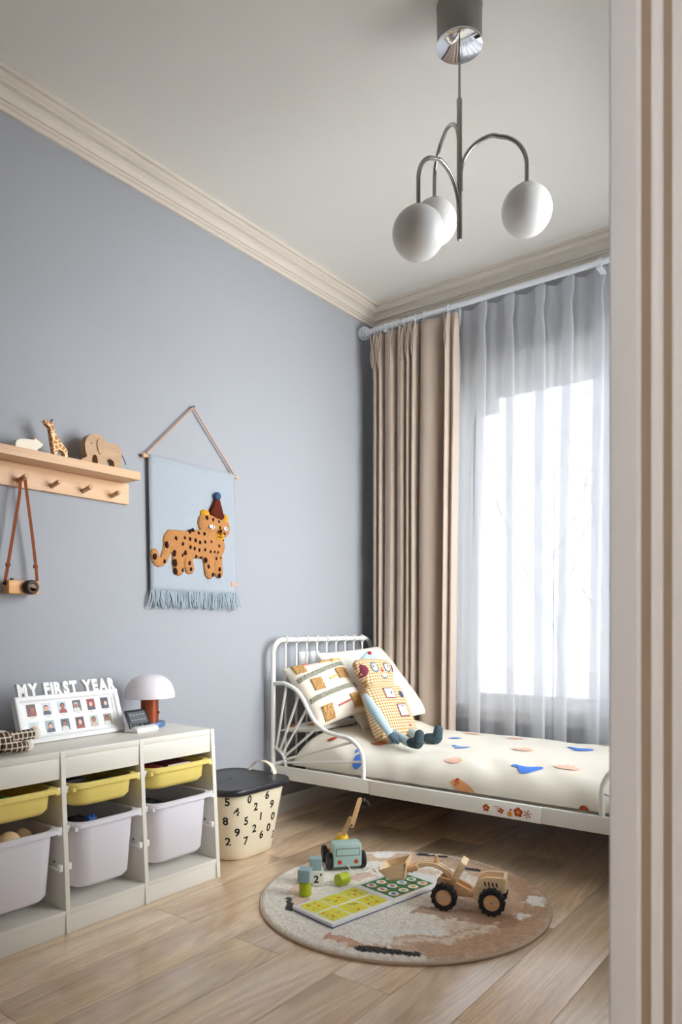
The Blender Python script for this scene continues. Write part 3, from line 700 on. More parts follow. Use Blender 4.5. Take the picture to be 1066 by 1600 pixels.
limb(mb, [(-1.56, 1.318), (-1.47, 1.312), (-1.38, 1.322), (-1.31, 1.325)], [.052, .062, .066, .064], .3)
limb(mb, [(-1.33, 1.36), (-1.315, 1.42)], [.05, .052], .38)
limb(mb, [(-1.372, 1.418), (-1.30, 1.412), (-1.262, 1.408)], [.044, .052, .045], .42)
limb(mb, [(-1.528, 1.29), (-1.530, 1.24), (-1.524, 1.200)], [.036, .031, .030])
limb(mb, [(-1.478, 1.28), (-1.470, 1.235), (-1.462, 1.208)], [.036, .029, .028])
limb(mb, [(-1.352, 1.28), (-1.350, 1.235), (-1.344, 1.196)], [.034, .030, .030])
limb(mb, [(-1.298, 1.28), (-1.292, 1.235), (-1.286, 1.200)], [.034, .027, .027])
limb(mb, [(-1.555, 1.33), (-1.582, 1.312), (-1.590, 1.272), (-1.610, 1.232), (-1.640, 1.226), (-1.652, 1.258)], [.024, .024, .023, .022, .022, .022])
tg = mb.build('tiger', 'tiger', tp, world=True, angle=180)
rm = tg.modifiers.new('fuse', 'REMESH'); rm.mode = 'VOXEL'; rm.voxel_size = 0.0028; rm.use_smooth_shade = True
txw = bpy.data.textures.new('wool_tufts', 'CLOUDS'); txw.noise_scale = 0.007; txw.noise_depth = 1
dm = tg.modifiers.new('tufts', 'DISPLACE'); dm.texture = txw; dm.strength = 0.005; dm.mid_level = 0.5; dm.texture_coords = 'LOCAL'
bpy.context.view_layer.update()
tg_ev = tg.evaluated_get(bpy.context.evaluated_depsgraph_get())
def on_tiger(y, z):
    """how far the tufted surface stands out at a place on the hanging"""
    lo = mw(tg).inverted() @ Vector((0.3, y, z)); ok, hit, _, _ = tg_ev.ray_cast(lo, Vector((-1, 0, 0)))
    return (mw(tg) @ hit).x if ok else tx + 0.004
mb = MB(); flatball(mb, -1.372, 1.462, .022, 1.25, .8, .016); mb.build('ear', 'tigery', tg, world=True)
mb = MB(); flatball(mb, -1.249, 1.448, .020, .8, 1.3, .016); mb.build('ear', 'tigery', tg, world=True)
mb = MB(); flatball(mb, -1.292, 1.366, .032, 1.1, .8, .027); mb.build('muzzle', 'tigery', tg, world=True)
mb = MB()
for y, z, r in [(-1.548, 1.33, .010), (-1.50, 1.338, .008), (-1.512, 1.31, .009), (-1.47, 1.335, .009), (-1.44, 1.332, .009), (-1.415, 1.325, .009), (-1.385, 1.33, .008), (-1.348, 1.335, .007), (-1.47, 1.30, .009), (-1.446, 1.296, .009), (-1.418, 1.292, .009), (-1.384, 1.296, .008),
                (-1.35, 1.29, .007), (-1.325, 1.292, .007), (-1.495, 1.275, .012), (-1.51, 1.262, .008), (-1.43, 1.264, .009), (-1.40, 1.262, .008), (-1.465, 1.366, .012), (-1.445, 1.374, .012), (-1.416, 1.364, .010), (-1.384, 1.366, .009),
                (-1.55, 1.268, .014), (-1.548, 1.226, .016), (-1.542, 1.192, .015), (-1.508, 1.196, .009), (-1.47, 1.230, .010), (-1.462, 1.204, .009), (-1.372, 1.250, .012), (-1.358, 1.222, .010), (-1.332, 1.188, .010), (-1.29, 1.214, .010),
                (-1.290, 1.186, .012), (-1.31, 1.262, .007), (-1.286, 1.266, .006), (-1.30, 1.32, .007), (-1.304, 1.29, .007), (-1.592, 1.30, .015), (-1.606, 1.228, .009), (-1.655, 1.245, .014), (-1.268, 1.352, .007), (-1.372, 1.440, .011), (-1.336, 1.436, .008), (-1.302, 1.43, .009), (-1.296, 1.405, .008), (-1.262, 1.382, .008)]:
    hh = 0.5
    mb.ball((on_tiger(y, z) - .001, y, z), 1.0, 12, (.0042, r * .82, r * 1.1))
stuff(mb.build('spots', 'spot', tg, world=True))
o = MB().prism([(-1.352, 1.464), (-1.318, 1.530), (-1.305, 1.540), (-1.292, 1.530), (-1.264, 1.452), (-1.282, 1.440), (-1.318, 1.446)], lambda u, v, d: Vector((d, u, v)), 0.02, 0.042).build('hat', 'hat', tg, world=True)
b = o.modifiers.new('r', 'BEVEL'); b.width = .006; b.segments = 3; b.limit_method = 'ANGLE'
MB().ball((tx + .012, -1.305, 1.548), .019, 16, (.8, 1, 1)).build('pompom', 'pom', tg, world=True)
for y, w_ in ((-1.348, .017), (-1.262, .014)):
    e = MB().ball((tx + .0235, y, 1.402), 1.0, 12, (.005, w_, .010)).build('eye', 'paper', tg, world=True)
    MB().ball((tx + .028, y + .002, 1.402), 1.0, 8, (.003, .003, .009)).build('pupil', 'dkblue', e, world=True)
mb = MB().ball((tx + .030, -1.300, 1.388), 1.0, 10, (.004, .008, .007)).tube([(tx + .031, -1.300, 1.384), (tx + .031, -1.300, 1.364)], .0018, 6).tube([(tx + .030, -1.312, 1.362), (tx + .031, -1.300, 1.358), (tx + .030, -1.287, 1.362)], .0018, 6)
for dz in (0, .007): mb.tube([(tx + .030, -1.322, 1.380 - dz), (tx + .030, -1.280, 1.382 - dz)], .0013, 5)
mb.build('nose', 'spot', tg, world=True)

# ================================================================== STORAGE FRAME AND BINS
ST = thing('storage_frame', 'cream white low storage frame with three bays against the blue wall', 'cabinet', (0.23, -2.17, 0))
YR, YL = -1.684, -2.648
DV = [(-1.702, YR), (-2.030, -2.014), (-2.328, -2.312), (YL, YL + 0.018)]
def xf(z): return 0.457 - 0.036 * z / 0.56         # front leans back
for a, b in DV:
    fr = lambda u, v, d: Vector((u, d, v))
    o = MB().prism([(0.018, 0.0), (xf(0), 0.0), (xf(.56), 0.56), (0.018, 0.56)], fr, a, b).build('side_panel' if a in (-1.702, YL) else 'divider', 'cab', ST, world=True)
    bv = o.modifiers.new('r', 'BEVEL'); bv.width = .0012; bv.segments = 2
MB().b2(0.018, 0.4195, YL + 0.0185, -1.7025, 0.540, 0.5605, 0.0015).build('top_panel', 'cab', ST, world=True)
MB().b2(0.018, 0.024, YL + .0185, -1.7025, 0.005, 0.5395).build('back_panel', 'cab', ST, world=True)
MB().b2(0.435, 0.4505, YL + .0185, -1.7025, 0.0, 0.056, 0.001).build('plinth', 'cab', ST, world=True)
bays = [(-2.014, -1.702), (-2.312, -2.030), (-2.63, -2.328)]
for a, b in bays:
    MB().b2(0.025, 0.4525, a + .0005, b - .0005, 0.0565, 0.072, 0.001).build('bottom_shelf', 'cab', ST, world=True)
    MB().b2(0.405, 0.4195, a + .0005, b - .0005, 0.474, 0.5395, 0.001).build('header_panel', 'cab', ST, world=True)
    for z in (0.437, 0.316, 0.200):
        for y0, y1 in ((a + .0005, a + 0.0125), (b - 0.0125, b - .0005)):
            x1 = xf(z) - 0.004
            rl = MB().b2(0.05, x1 - 0.012, y0, y1, z - 0.006, z - 0.001, 0.001).b2(x1 - 0.016, x1, y0, y1, z - 0.009, z + 0.012, 0.002).build('rail', 'rail', ST, world=True)
            if z < 0.25:
                s_ = 1 if y0 < (a + b) / 2 else -1
                MB().cyl((x1 - 0.05, (y1 if s_ > 0 else y0) - s_ * .0115, z + 0.012), (x1 - 0.05, (y1 if s_ > 0 else y0) - s_ * .010, z + 0.012), 0.0035, n=10).build('screw', 'hole', rl, world=True)

def tub(name, label, m, a, b, z0, z1, xfront, group):
    """storage bin: tapered shell with inner wall, flanged rim"""
    cy = (a + b) / 2; hy = (b - a) / 2 - 0.024; x0, x1 = 0.045, xfront - 0.012; cx = (x0 + x1) / 2; hx = (x1 - x0) / 2
    t = thing(name, label, 'storage bin', (cx, cy, z0), group=group)
    dz = z1 - z0; tp_ = 0.05 * dz + 0.002
    def ringpts(ox, z, r): return [Vector((cx + x, cy + y, z)) for x, y in rrect(hx - ox, hy - ox, r, 6)]
    rings = [ringpts(tp_ + 0.022, z0, .04), ringpts(tp_ + 0.010, z0 + 0.003, .045), ringpts(tp_, z0 + 0.016, .05), ringpts(0.002, z1 - 0.012, .05), ringpts(0.002, z1 - 0.003, .05),
             ringpts(0.005, z1 - 0.003, .047), ringpts(0.005, z1 - 0.012, .047), ringpts(tp_ + 0.003, z0 + 0.018, .047), ringpts(tp_ + 0.022, z0 + 0.006, .04)]
    MB().loft(rings).build('bin_body', m, t, world=True, angle=40)
    def rim(ox, oy, z, r): return [Vector((cx + x, cy + y, z)) for x, y in rrect(hx + ox, hy + oy, r, 6)]
    rr = [rim(-.004, -.004, z1 - .002, .046), rim(-.001, -.001, z1 + .001, .048), rim(.009, .010, z1, .035), rim(.0125, .0108, z1 - .003, .03), rim(.0125, .0108, z1 - .014, .03), rim(.009, .009, z1 - .0145, .03), rim(.009, .009, z1 - .006, .03), rim(.000, .000, z1 - .006, .048)]
    mb = MB().loft(rr + [rr[0]], cap=False)
    mb.b2(x1 - .07, x1 + .004, cy + hy - .003, cy + hy + .0095, z1 - .022, z1 - .008, .002).b2(x1 - .07, x1 + .004, cy - hy - .0095, cy - hy + .003, z1 - .022, z1 - .008, .002)
    mb.build('rim', m, t, world=True, angle=40)
    return t
gy, gw = 'yellow shallow storage bins', 'white deep storage bins'
nm = ['right', 'middle', 'left']
for i, (a, b) in enumerate(bays):
    tub('yellow_bin', 'shallow yellow plastic bin in the %s bay of the storage frame' % nm[i], 'yellow', a, b, 0.374, 0.4525, 0.452, gy)
    tub('white_bin', 'deep white plastic bin in the %s bay of the storage frame' % nm[i], 'plastic', a, b, 0.112, 0.330, 0.462, gw)
# contents of the bins
def small_book(x, y, z, dx, dy, dz, m, label, rz=0):
    t = thing('small_book', label, 'book', (x, y, z), (0, 0, rz), 'books in the yellow bin')
    MB().b2(-dx / 2, dx / 2, -dy / 2, dy / 2, 0, .002, .0005).b2(-dx / 2, dx / 2, -dy / 2, dy / 2, dz - .002, dz, .0005).b2(-dx / 2, dx / 2, -dy / 2, -dy / 2 + .002, .002, dz - .002).build('cover', m, t)
    MB().b2(-dx / 2 + .003, dx / 2 - .003, -dy / 2 + .002, dy / 2 - .003, .002, dz - .002).build('pages', 'page', t)
small_book(0.30, -1.930, 0.382, .16, .09, .022, 'bookred', 'red book lying lowest in the right yellow bin')
small_book(0.30, -1.930, 0.4045, .15, .09, .020, 'bookred', 'red book lying under the topmost red book, right yellow bin', .05)
small_book(0.305, -1.930, 0.425, .15, .085, .018, 'bookred', 'red book lying topmost in the right yellow bin', -.04)
small_book(0.29, -1.815, 0.382, .17, .11, .062, mat('plum_cover', (96, 34, 44), .5), 'thick plum book lying in the right yellow bin')
def bin_ball(x, y, z, r, m, label):
    tag(MB().ball((0, 0, 0), r, 24).build('ball', m, at=(x, y, z)), label, 'ball', 'balls in the left bins')
bin_ball(0.385, -2.475, 0.302, .036, 'ballwood', 'cream wooden ball on top in the left white bin')
bin_ball(0.37, -2.555, 0.306, .034, 'pomw', 'pale ball at the left edge of the left white bin')
bin_ball(0.33, -2.405, 0.290, .034, 'elewood', 'brown ball behind the cream ball, left white bin')
bin_ball(0.34, -2.47, 0.408, .028, mat('green_ball', (40, 130, 50), .4), 'green ball in the left yellow bin')
bin_ball(0.30, -2.51, 0.200, .06, 'ballwood', 'large ball low in the left white bin')
def toy_piece(x, y, z, d, m, label, rz=0):
    t = thing('toy_brick', label, 'toy', (x, y, z), (0, 0, rz), 'toy bricks in the white bins')
    MB().b2(-d[0] / 2, d[0] / 2, -d[1] / 2, d[1] / 2, 0, d[2], .003).build('block', m, t)
    for i in (-1, 1): MB().cyl((0, i * d[1] / 4, d[2]), (0, i * d[1] / 4, d[2] + .006), min(d[0], d[1]) * .2, n=12).build('stud', m, t)
M['tblue'] = mat('toy_blue', (44, 92, 168), .4); M['tgreen'] = mat('toy_dark_green', (40, 84, 50), .4); M['tgrey'] = mat('toy_dark_grey', (58, 54, 60), .5)
toy_piece(0.335, -2.222, 0.123, (.12, .085, .165), 'tgrey', 'dark grey toy brick in the middle white bin, front left')
toy_piece(0.345, -2.170, 0.2955, (.030, .030, .018), 'tblue', 'small blue toy brick on top in the middle white bin')
toy_piece(0.335, -2.128, 0.123, (.14, .085, .155), 'tgreen', 'large green toy brick in the middle white bin')
toy_piece(0.20, -2.17, 0.123, (.10, .16, .15), 'tgrey', 'wide dark toy brick at the back of the middle white bin')
toy_piece(0.325, -1.890, 0.123, (.14, .11, .155), 'tgrey', 'dark grey toy brick in the right white bin')
toy_piece(0.335, -1.802, 0.123, (.13, .06, .16), 'tgreen', 'green toy brick in the right white bin')
toy_piece(0.19, -1.855, 0.123, (.10, .16, .15), 'tgrey', 'wide dark toy brick at the back of the right white bin')
for x, y, lb_ in ((0.36, -2.20, 'dark slate toy brick at the front of the middle yellow bin'), (0.22, -2.17, 'dark slate toy brick at the back of the middle yellow bin'), (0.355, -2.12, 'dark slate toy brick at the right of the middle yellow bin')):
    toy_piece(x, y, 0.383, (.09, .07, .045), 'tgrey', lb_)
# ================================================================== ON THE STORAGE FRAME
ZT = 0.5605
# photo frame, leaning back: local x out of the picture, y right, z up
pf = thing('photo_frame', 'white multi photo frame reading MY FIRST YEAR on the storage frame', 'photo frame', (0.213, -2.143, ZT), (0, -0.312, 0.061))
hw, hh = 0.2065, 0.160
fp = [(-0.012, 0), (0.014, 0), (0.016, 0.004), (0.013, 0.014), (0.006, 0.020), (0.004, 0.026), (-0.012, 0.026)]
for side in range(4):
    mb = MB()
    if side in (0, 2):
        z = 0 if side == 0 else hh
        rings = [[Vector((d, s * (hw - (v if True else 0)), z + (v if side == 0 else -v))) for d, v in fp] for s in (-1, 1)]
    else:
        s = -1 if side == 1 else 1
        rings = [[Vector((d, s * (hw - v), (v if e == 0 else hh - v))) for d, v in fp] for e in (0, 1)]
    mb.loft(rings).build('frame_rail', 'white', pf, angle=30)
MB().b2(-0.012, 0.0015, -hw + .020, hw - .020, .020, hh - .020).build('mat_board', 'paper', pf)
MB().b2(-0.060, -0.012, -0.02, 0.02, 0.0, 0.004).box((-0.04, 0, 0.05), (0.004, 0.05, 0.11), Euler((0, R(-22), 0)).to_matrix()).build('easel_back', 'white', pf)
# letters standing on the top rail
xs = -0.188
for ch in 'MY FIRST YEAR':
    if ch == ' ': xs += 0.018; continue
    vs, fs, wd_ = glyph(ch, 0.060, 0.006, 0.0030, 0.0008); wd_ *= .76
    mb = MB().add([Vector((v.z + 0.002, xs + wd_ / 2 + v.x * .76, hh + v.y)) for v in vs], fs); mb.build('letter', 'white', pf, weld=True, angle=30); xs += wd_ + 0.0030
prnd = random.Random(7)
pc = [((96, 70, 66), 1), ((206, 206, 214), 0), ((180, 200, 214), 1), ((86, 88, 92), 1), ((150, 60, 60), 0), ((70, 70, 84), 0), ((200, 214, 222), 0), ((150, 168, 182), 0), ((80, 100, 120), 1), ((60, 50, 60), 0), ((176, 186, 182), 1), ((150, 130, 120), 1)]
for k in range(12):
    r_, c_ = divmod(k, 6); cy = -0.1475 + c_ * 0.0592; cz = 0.113 - r_ * 0.061
    bgc, sk = pc[k]
    bm_ = mat('photo_backdrop', bgc, .35, nscale=90, namt=.35)
    ck = mat('photo_clothes', prnd.choice(((70, 74, 92), (214, 210, 206), (150, 60, 56), (90, 110, 130), (190, 170, 150), (60, 56, 60), (168, 186, 200))), .4)
    ph = MB().b2(0.0014, 0.0026, cy - .0165, cy + .0165, cz - .0205, cz + .0205).build('photo', bm_, pf)
    q = lambda y, z, d: Vector((d, cy + y, cz + z))
    ox = prnd.uniform(-.004, .004); oz = prnd.uniform(-.001, .005)
    MB().prism([(ox + .015 * cos(a) if abs(ox + .015 * cos(a)) < .0162 else .016 * (1 if cos(a) > 0 else -1), max(-.0202, -.016 + .012 * sin(a))) for a in [2 * pi * i / 20 for i in range(20)]], q, .0024, .0030).build('clothes', ck, ph)
    MB().prism([(ox + .0088 * cos(a), oz + .0012 + .0105 * sin(a)) for a in [2 * pi * i / 20 for i in range(20)]], q, .0028, .0033).build('hair', 'hole' if k % 3 else ck, ph)
    MB().prism([(ox + .0074 * cos(a), oz - .0010 + .0085 * sin(a)) for a in [2 * pi * i / 20 for i in range(20)]], q, .003, .0036).build('face', 'skin2' if sk else 'skin1', ph)
    mb = MB()
    for i in (-1, 1): mb.prism([(ox + i * .003 + .001 * cos(a), oz + .0006 + .001 * sin(a)) for a in [2 * pi * j / 8 for j in range(8)]], q, .0034, .0039)
    mb.prism([(ox - .002, oz - .005), (ox + .002, oz - .005), (ox + .001, oz - .0062), (ox - .001, oz - .0062)], q, .0034, .0039)
    mb.build('features', 'hole', ph)
    MB().b2(.0014, .0019, cy - .009, cy + .009, cz - .0262, cz - .0250).build('caption_line', 'lcd', pf)

# weather clock on a white stand
ck = thing('desk_clock', 'small black digital weather display tilted on a white stand', 'clock', (0.262, -1.900, ZT), (0, 0, 0.15))
o = MB().prism([(-0.035, 0), (0.030, 0), (0.033, 0.005), (0.028, 0.016), (0.008, 0.022), (-0.02, 0.012), (-0.035, 0.006)], lambda u, v, d: Vector((u, d, v)), -0.052, 0.058).build('stand', 'white', ck, angle=30)
bv = o.modifiers.new('r', 'BEVEL'); bv.width = .003; bv.segments = 2; bv.limit_method = 'ANGLE'
rt_ = Euler((0, R(-26), R(0))).to_matrix()
T = lambda v: Vector((-0.002, 0, 0.016)) + rt_ @ Vector(v)
sc_ = MB().box(T((0, -0.004, 0.034)), (0.008, 0.104, 0.070), rt_, 0.0025).build('screen', 'blackgloss', ck)
MB().box(T((0.0042, -0.004, 0.037)), (0.001, 0.088, 0.046), rt_).build('display', 'lcd', sc_)
mb = MB()
for i in range(5):
    for j in range(2): mb.box(T((0.005, -0.036 + i * .0155, 0.048 - j * .02)), (0.0006, 0.0085, 0.0024), rt_)
mb.build('segments', 'lcdtext', sc_)
mb = MB().box(T((0.0044, 0.006, 0.0065)), (0.0006, 0.004, 0.004), rt_).box(T((0.0044, -0.03, 0.0065)), (0.0006, 0.007, 0.002), rt_).box(T((0.0044, -0.018, 0.0065)), (0.0006, 0.004, 0.003), rt_)
mb.build('icons', 'lcdtext', sc_)

# mushroom lamp
tl = thing('table_lamp', 'white mushroom table lamp with copper brown stem and blue base', 'lamp', (0.175, -1.795, ZT))
MB().lathe([(0.0, 0), (0.058, 0), (0.0595, 0.002), (0.0595, 0.016), (0.058, 0.018), (0.0, 0.018)], n=40).build('base', 'lampblue', tl)
stm = MB().lathe([(0.0, 0.018), (0.034, 0.018), (0.034, 0.135), (0.0, 0.135)], n=32).build('stem', 'copper', tl)
MB().lathe([(0, 0), (0.0055, 0), (0.0055, 0.006), (0.004, 0.008), (0, 0.008)], (0.030, 0.016, 0.055), 14, Ry @ Euler((0, 0, 0)).to_matrix()).build('switch', 'copper', stm)
sp = [(0.096, 0.112), (0.0965, 0.116)] + [(0.0965 * cos(a) ** 0.75, 0.116 + 0.088 * sin(a)) for a in [pi / 2 * k / 12 for k in range(1, 12)]] + [(0, 0.204), (0, 0.2005)] + [(0.0935 * cos(a) ** 0.75, 0.115 + 0.0855 * sin(a)) for a in [pi / 2 * k / 12 for k in range(11, 0, -1)]] + [(0.0935, 0.112), (0.096, 0.112)]
MB().lathe(sp, n=44).build('lamp_shade', 'shade', tl)

# soft toy lying at the left end: checked limbs with pompom paws
sf = thing('soft_toy', 'brown checked soft toy with white paws lying beside the photo frame', 'toy', (0.32, -2.46, ZT))
def chain(mb, pts, rr, n=16):
    P = smooth_path(pts, 5); k = len(rr) - 1; ra = []
    for i in range(len(P)):
        f = i / (len(P) - 1) * k; a = int(min(f, k - 1)); ra.append(rr[a] + (rr[a + 1] - rr[a]) * (f - a))
    mb.tube(P, ra, n)
mb = MB(); chain(mb, [(0.33, -2.66, 0.60), (0.33, -2.56, 0.604), (0.33, -2.47, 0.600)], [.010, .038, .036]); mb.ball((0.33, -2.47, 0.600), .036, 18); mb.build('torso', 'knit', sf, world=True, angle=180)
mb = MB(); chain(mb, [(0.32, -2.48, 0.604), (0.30, -2.42, 0.603), (0.285, -2.345, 0.606)], [.022, .018, .017]); mb.build('limb', 'knit', sf, world=True, angle=180)
mb = MB(); chain(mb, [(0.35, -2.48, 0.594), (0.355, -2.44, 0.584), (0.345, -2.400, 0.580)], [.020, .017, .016]); mb.build('limb', 'knit', sf, world=True, angle=180)
def pompom(p, r):
    q = MB(); q.ball((0, 0, 0), r, 28)
    for v in q.v: v *= 1 + .06 * nz(v.x * 180, v.y * 180, v.z * 180)
    q.v = [v + Vector(p) for v in q.v]; return q
pompom((0.283, -2.335, 0.606), .020).build('paw', 'pomw', sf, world=True, angle=180)
pompom((0.343, -2.392, 0.5795), .0185).build('paw', 'pomw', sf, world=True, angle=180)

# ================================================================== WALL SOCKET
so = thing('wall_socket', 'white wall socket plate behind the headboard bars', 'socket', (0, -0.615, 0.775))
for y in (-0.655, -0.566):
    f_ = MB().b2(0, 0.008, y - .042, y + .042, 0.732, 0.818, .002).build('plate', 'white', so, world=True)
    MB().b2(0.0078, 0.0095, y - .026, y + .026, 0.749, 0.801, .001).build('switch_face', 'plastic', f_, world=True)

# ================================================================== HAMPER
hm = thing('toy_hamper', 'cream bin with black lid and printed black numbers beside the bed', 'hamper', (0.255, -1.42, 0))
HB = 0.300
def hring(t, z, inset=0.0):
    hx = 0.138 + 0.040 * t - inset; hy = 0.138 + 0.044 * t - inset
    return [Vector((0.25 + 0.012 * t + x, -1.415 - 0.018 * t + y, z)) for x, y in rrect(hx, hy, 0.085, 10)]
MB().loft([hring(-.1, 0.0), hring(0, .006)] + [hring(k / 8, HB * k / 8) for k in range(1, 9)] + [hring(1, HB, .004), hring(.9, HB * .9, .005)]).build('bin_body', 'hamper', hm, world=True, angle=50)
# lid: broad rounded plate, slightly domed, with skirt
def lring(g, z): return [Vector((0.262 + x * g, -1.433 + y * g, z)) for x, y in rrect(0.195, 0.200, 0.09, 10)]
ld = MB().loft([lring(.95, .284), lring(.985, .281), lring(1.0, .285), lring(1.0, .298), lring(.985, .305), lring(.95, .307), lring(.93, .3055), lring(.5, .309), lring(.05, .310)]).build('lid', 'lid', hm, world=True, angle=50)
MB().lathe([(.009, 0), (.009, .002), (.007, .0025), (0, .0025)], (0.27, -1.45, .3095), 16).build('lid_button', 'lid', ld, world=True)
hp = smooth_path([(0.190, -1.262, .285), (0.197, -1.252, .318), (0.225, -1.248, .344), (0.268, -1.247, .354), (0.312, -1.248, .342), (0.338, -1.252, .314), (0.345, -1.262, .282)], 5)
vs = []; fs = []
for i, q in enumerate(hp):
    t_ = (hp[min(i + 1, len(hp) - 1)] - hp[max(i - 1, 0)]).normalized(); nn = t_.cross(Vector((0, 1, 0))).normalized()
    for a, b in ((-1, -1), (1, -1), (1, 1), (-1, 1)): vs.append(q + Vector((0, 1, 0)) * a * .011 + nn * b * .0012)
for i in range(len(hp) - 1):
    for k in range(4): fs.append((i * 4 + k, i * 4 + (k + 1) % 4, i * 4 + 4 + (k + 1) % 4, i * 4 + 4 + k))
MB().add(vs, fs).build('strap_handle', 'hamper', hm, world=True)
# printed numerals wrapped on the wall of the bin: s = distance along the ring from the front-right corner
def hsurf(s, z, off):
    t = z / HB; ring_ = hring(t, z)[::-1]; L = [0]
    st = 11 * 1                                     # start index on the ring
    n = len(ring_); cum = 0; pts = [ring_[(st + i) % n] for i in range(n + 1)]
    s = s % 1.2
    for i in range(n):
        d = (pts[i + 1] - pts[i]).length
        if cum + d >= s and d > 1e-6:
            p = pts[i] + (pts[i + 1] - pts[i]) * ((s - cum) / d); tg_ = (pts[i + 1] - pts[i]).normalized(); nn = Vector((-tg_.y, tg_.x, 0))
            c = Vector((0.255, -1.42, z))
            if nn.dot(p - c) < 0: nn = -nn
            return p + nn * off
        cum += d
    return pts[-1]
HSIDE = None
# bin faces camera with its +X side and -Y side; numerals placed by direction angle round the bin
def hang(theta, z, off):
    t = z / HB; rg = hring(t, z); c = Vector((0.25 + 0.012 * t, -1.415 - 0.018 * t, z)); d = Vector((cos(theta), sin(theta), 0))
    n = len(rg)
    for i in range(n):
        a, b = rg[i] - c, rg[(i + 1) % n] - c
        ca = d.x * a.y - d.y * a.x; cb = d.x * b.y - d.y * b.x
        if ca <= 0 < cb or ca < 0 <= cb:
            if (a + b).dot(d) > 0:
                f_ = ca / (ca - cb); q = a + (b - a) * f_; return c + q * (1 + off / q.length)
    return c + d * .15
DIG = [('5', -50, .252), ('0', -23, .252), ('6', 10, .250), ('4', -40, .208), ('2', -11, .213), ('9', 21, .205), ('8', -53, .170), ('5', -27, .163), ('1', 1, .165), ('0', 26, .150), ('9', -39, .120), ('2', -11, .120), ('0', 20, .105), ('2', -51, .082), ('7', -26, .078), ('6', 6, .083), ('3', 34, .065), ('4', -80, .20), ('8', 52, .19), ('7', -76, .11), ('5', 50, .11)]
for ch, th, z in DIG:
    vs, fs, wd_ = glyph(ch, 0.046, 0.0, 0.0014)
    out = []
    k_ = (hang(R(th) + .05, z, 0) - hang(R(th) - .05, z, 0)).length / .1
    for v in vs: out.append(hang(R(th) + v.x / k_, z - 0.012 + v.y, 0.0008))
    MB().add(out, fs).build('numeral', 'ink', hm, world=True)

# ================================================================== BED
bd = thing('bed', 'white metal child bed with barred headboard and sunburst side guards', 'bed', (1.0, -0.53, 0))
YF, YB, XE = -0.957, -0.107, 1.98
def tb(pts, r, name, parent=bd, n=12): return MB().tube(pts, r, n).build(name, 'metalwhite', parent, world=True)
# headboard hoop
hx = 0.06; rc = 0.07; zt = 0.885
hoop = [(hx, YF, 0.0), (hx, YF, zt - rc)] + [(hx, YF + rc - rc * cos(a), zt - rc + rc * sin(a)) for a in [pi / 2 * k / 8 for k in range(1, 9)]] + [(hx, YB - rc + rc * sin(a), zt - rc + rc * cos(a)) for a in [pi / 2 * k / 8 for k in range(0, 9)]] + [(hx, YB, 0.0)]
hd = tb(hoop, 0.0125, 'headboard_hoop')
for k in range(9):
    y = YF + 0.092 + k * (YB - YF - 0.184) / 8
    tb([(hx, y, 0.27), (hx, y, zt - 0.018)], 0.0058, 'headboard_bar', n=10)
    MB().tube([(hx + 0.0165 * cos(a), y, zt + 0.0165 * sin(a)) for a in [2 * pi * i / 16 for i in range(16)]], 0.0045, 8, closed=True).build('bar_ring', 'metalwhite', bd, world=True)
tb([(hx, YF, 0.27), (hx, YB, 0.27)], 0.011, 'headboard_rail')
# rails
for nm_, y in (('side_rail', YF), ('side_rail', YB)):
    MB().b2(0.06, 0.646, y - .012, y + .012, 0.207, 0.268, .003).build(nm_, 'metalwhite', bd, world=True)
    MB().b2(0.648, 1.436, y - .014, y + .010, 0.205, 0.267, .003).build(nm_, 'metalwhite', bd, world=True)
    MB().b2(1.438, XE, y - .012, y + .012, 0.206, 0.267, .003).build(nm_, 'metalwhite', bd, world=True)
# sunburst guards at the head
GUARD = [(0.059, 0.670), (0.11, 0.673), (0.143, 0.671), (0.208, 0.646), (0.253, 0.604), (0.290, 0.547), (0.332, 0.498), (0.390, 0.463), (0.462, 0.449), (0.527, 0.441), (0.572, 0.416), (0.598, 0.382), (0.606, 0.342), (0.607, 0.268)]
SE = [(0.146, 0.668), (0.228, 0.628), (0.279, 0.565), (0.351, 0.486), (0.548, 0.431), (0.604, 0.347)]
for y in (YF, YB):
    g = tb(smooth_path([(a, y, b) for a, b in GUARD], 5), 0.0105, 'guard_rail')
    tb([(0.06 + 0.083 * sin(a), y, 0.27 + 0.086 * cos(a)) for a in [pi / 2 * k / 10 for k in range(11)]], 0.0085, 'sunburst_arc')
    for (a0, b0), (a1, b1) in zip([(0.083, 0.353), (0.106, 0.343), (0.122, 0.331), (0.134, 0.316), (0.140, 0.303), (0.143, 0.288)], SE):
        tb([(a0, y, b0), (a1, y, b1 - .004)], 0.0062, 'spoke', n=10)
# foot end: low side guards and footboard
for y in (YF, YB):
    tb(smooth_path([(1.659, y, .268), (1.659, y, .35), (1.668, y, .392), (1.692, y, .428), (1.74, y, .452), (1.80, y, .462), (1.88, y, .464), (1.975, y, .464)], 5), 0.0105, 'guard_rail')
    tb([(1.660, y, .352), (1.76, y, .330), (1.90, y, .288)], 0.0062, 'spoke', n=10)
hoop2 = [(XE, YF, 0.0), (XE, YF, .62)] + [(XE, YF + rc - rc * cos(a), .62 + rc * sin(a)) for a in [pi / 2 * k / 8 for k in range(1, 9)]] + [(XE, YB - rc + rc * sin(a), .62 + rc * cos(a)) for a in [pi / 2 * k / 8 for k in range(0, 9)]] + [(XE, YB, 0.0)]
tb(hoop2, 0.0125, 'footboard_hoop')
for k in range(9):
    y = YF + 0.092 + k * (YB - YF - 0.184) / 8; tb([(XE, y, 0.25), (XE, y, .68)], 0.0058, 'footboard_bar', n=8)
for k in range(14):
    x = 0.14 + k * 0.138; MB().b2(x - .03, x + .03, YF + .013, YB - .013, 0.235, 0.249, .002).build('slat', 'under', bd, world=True)
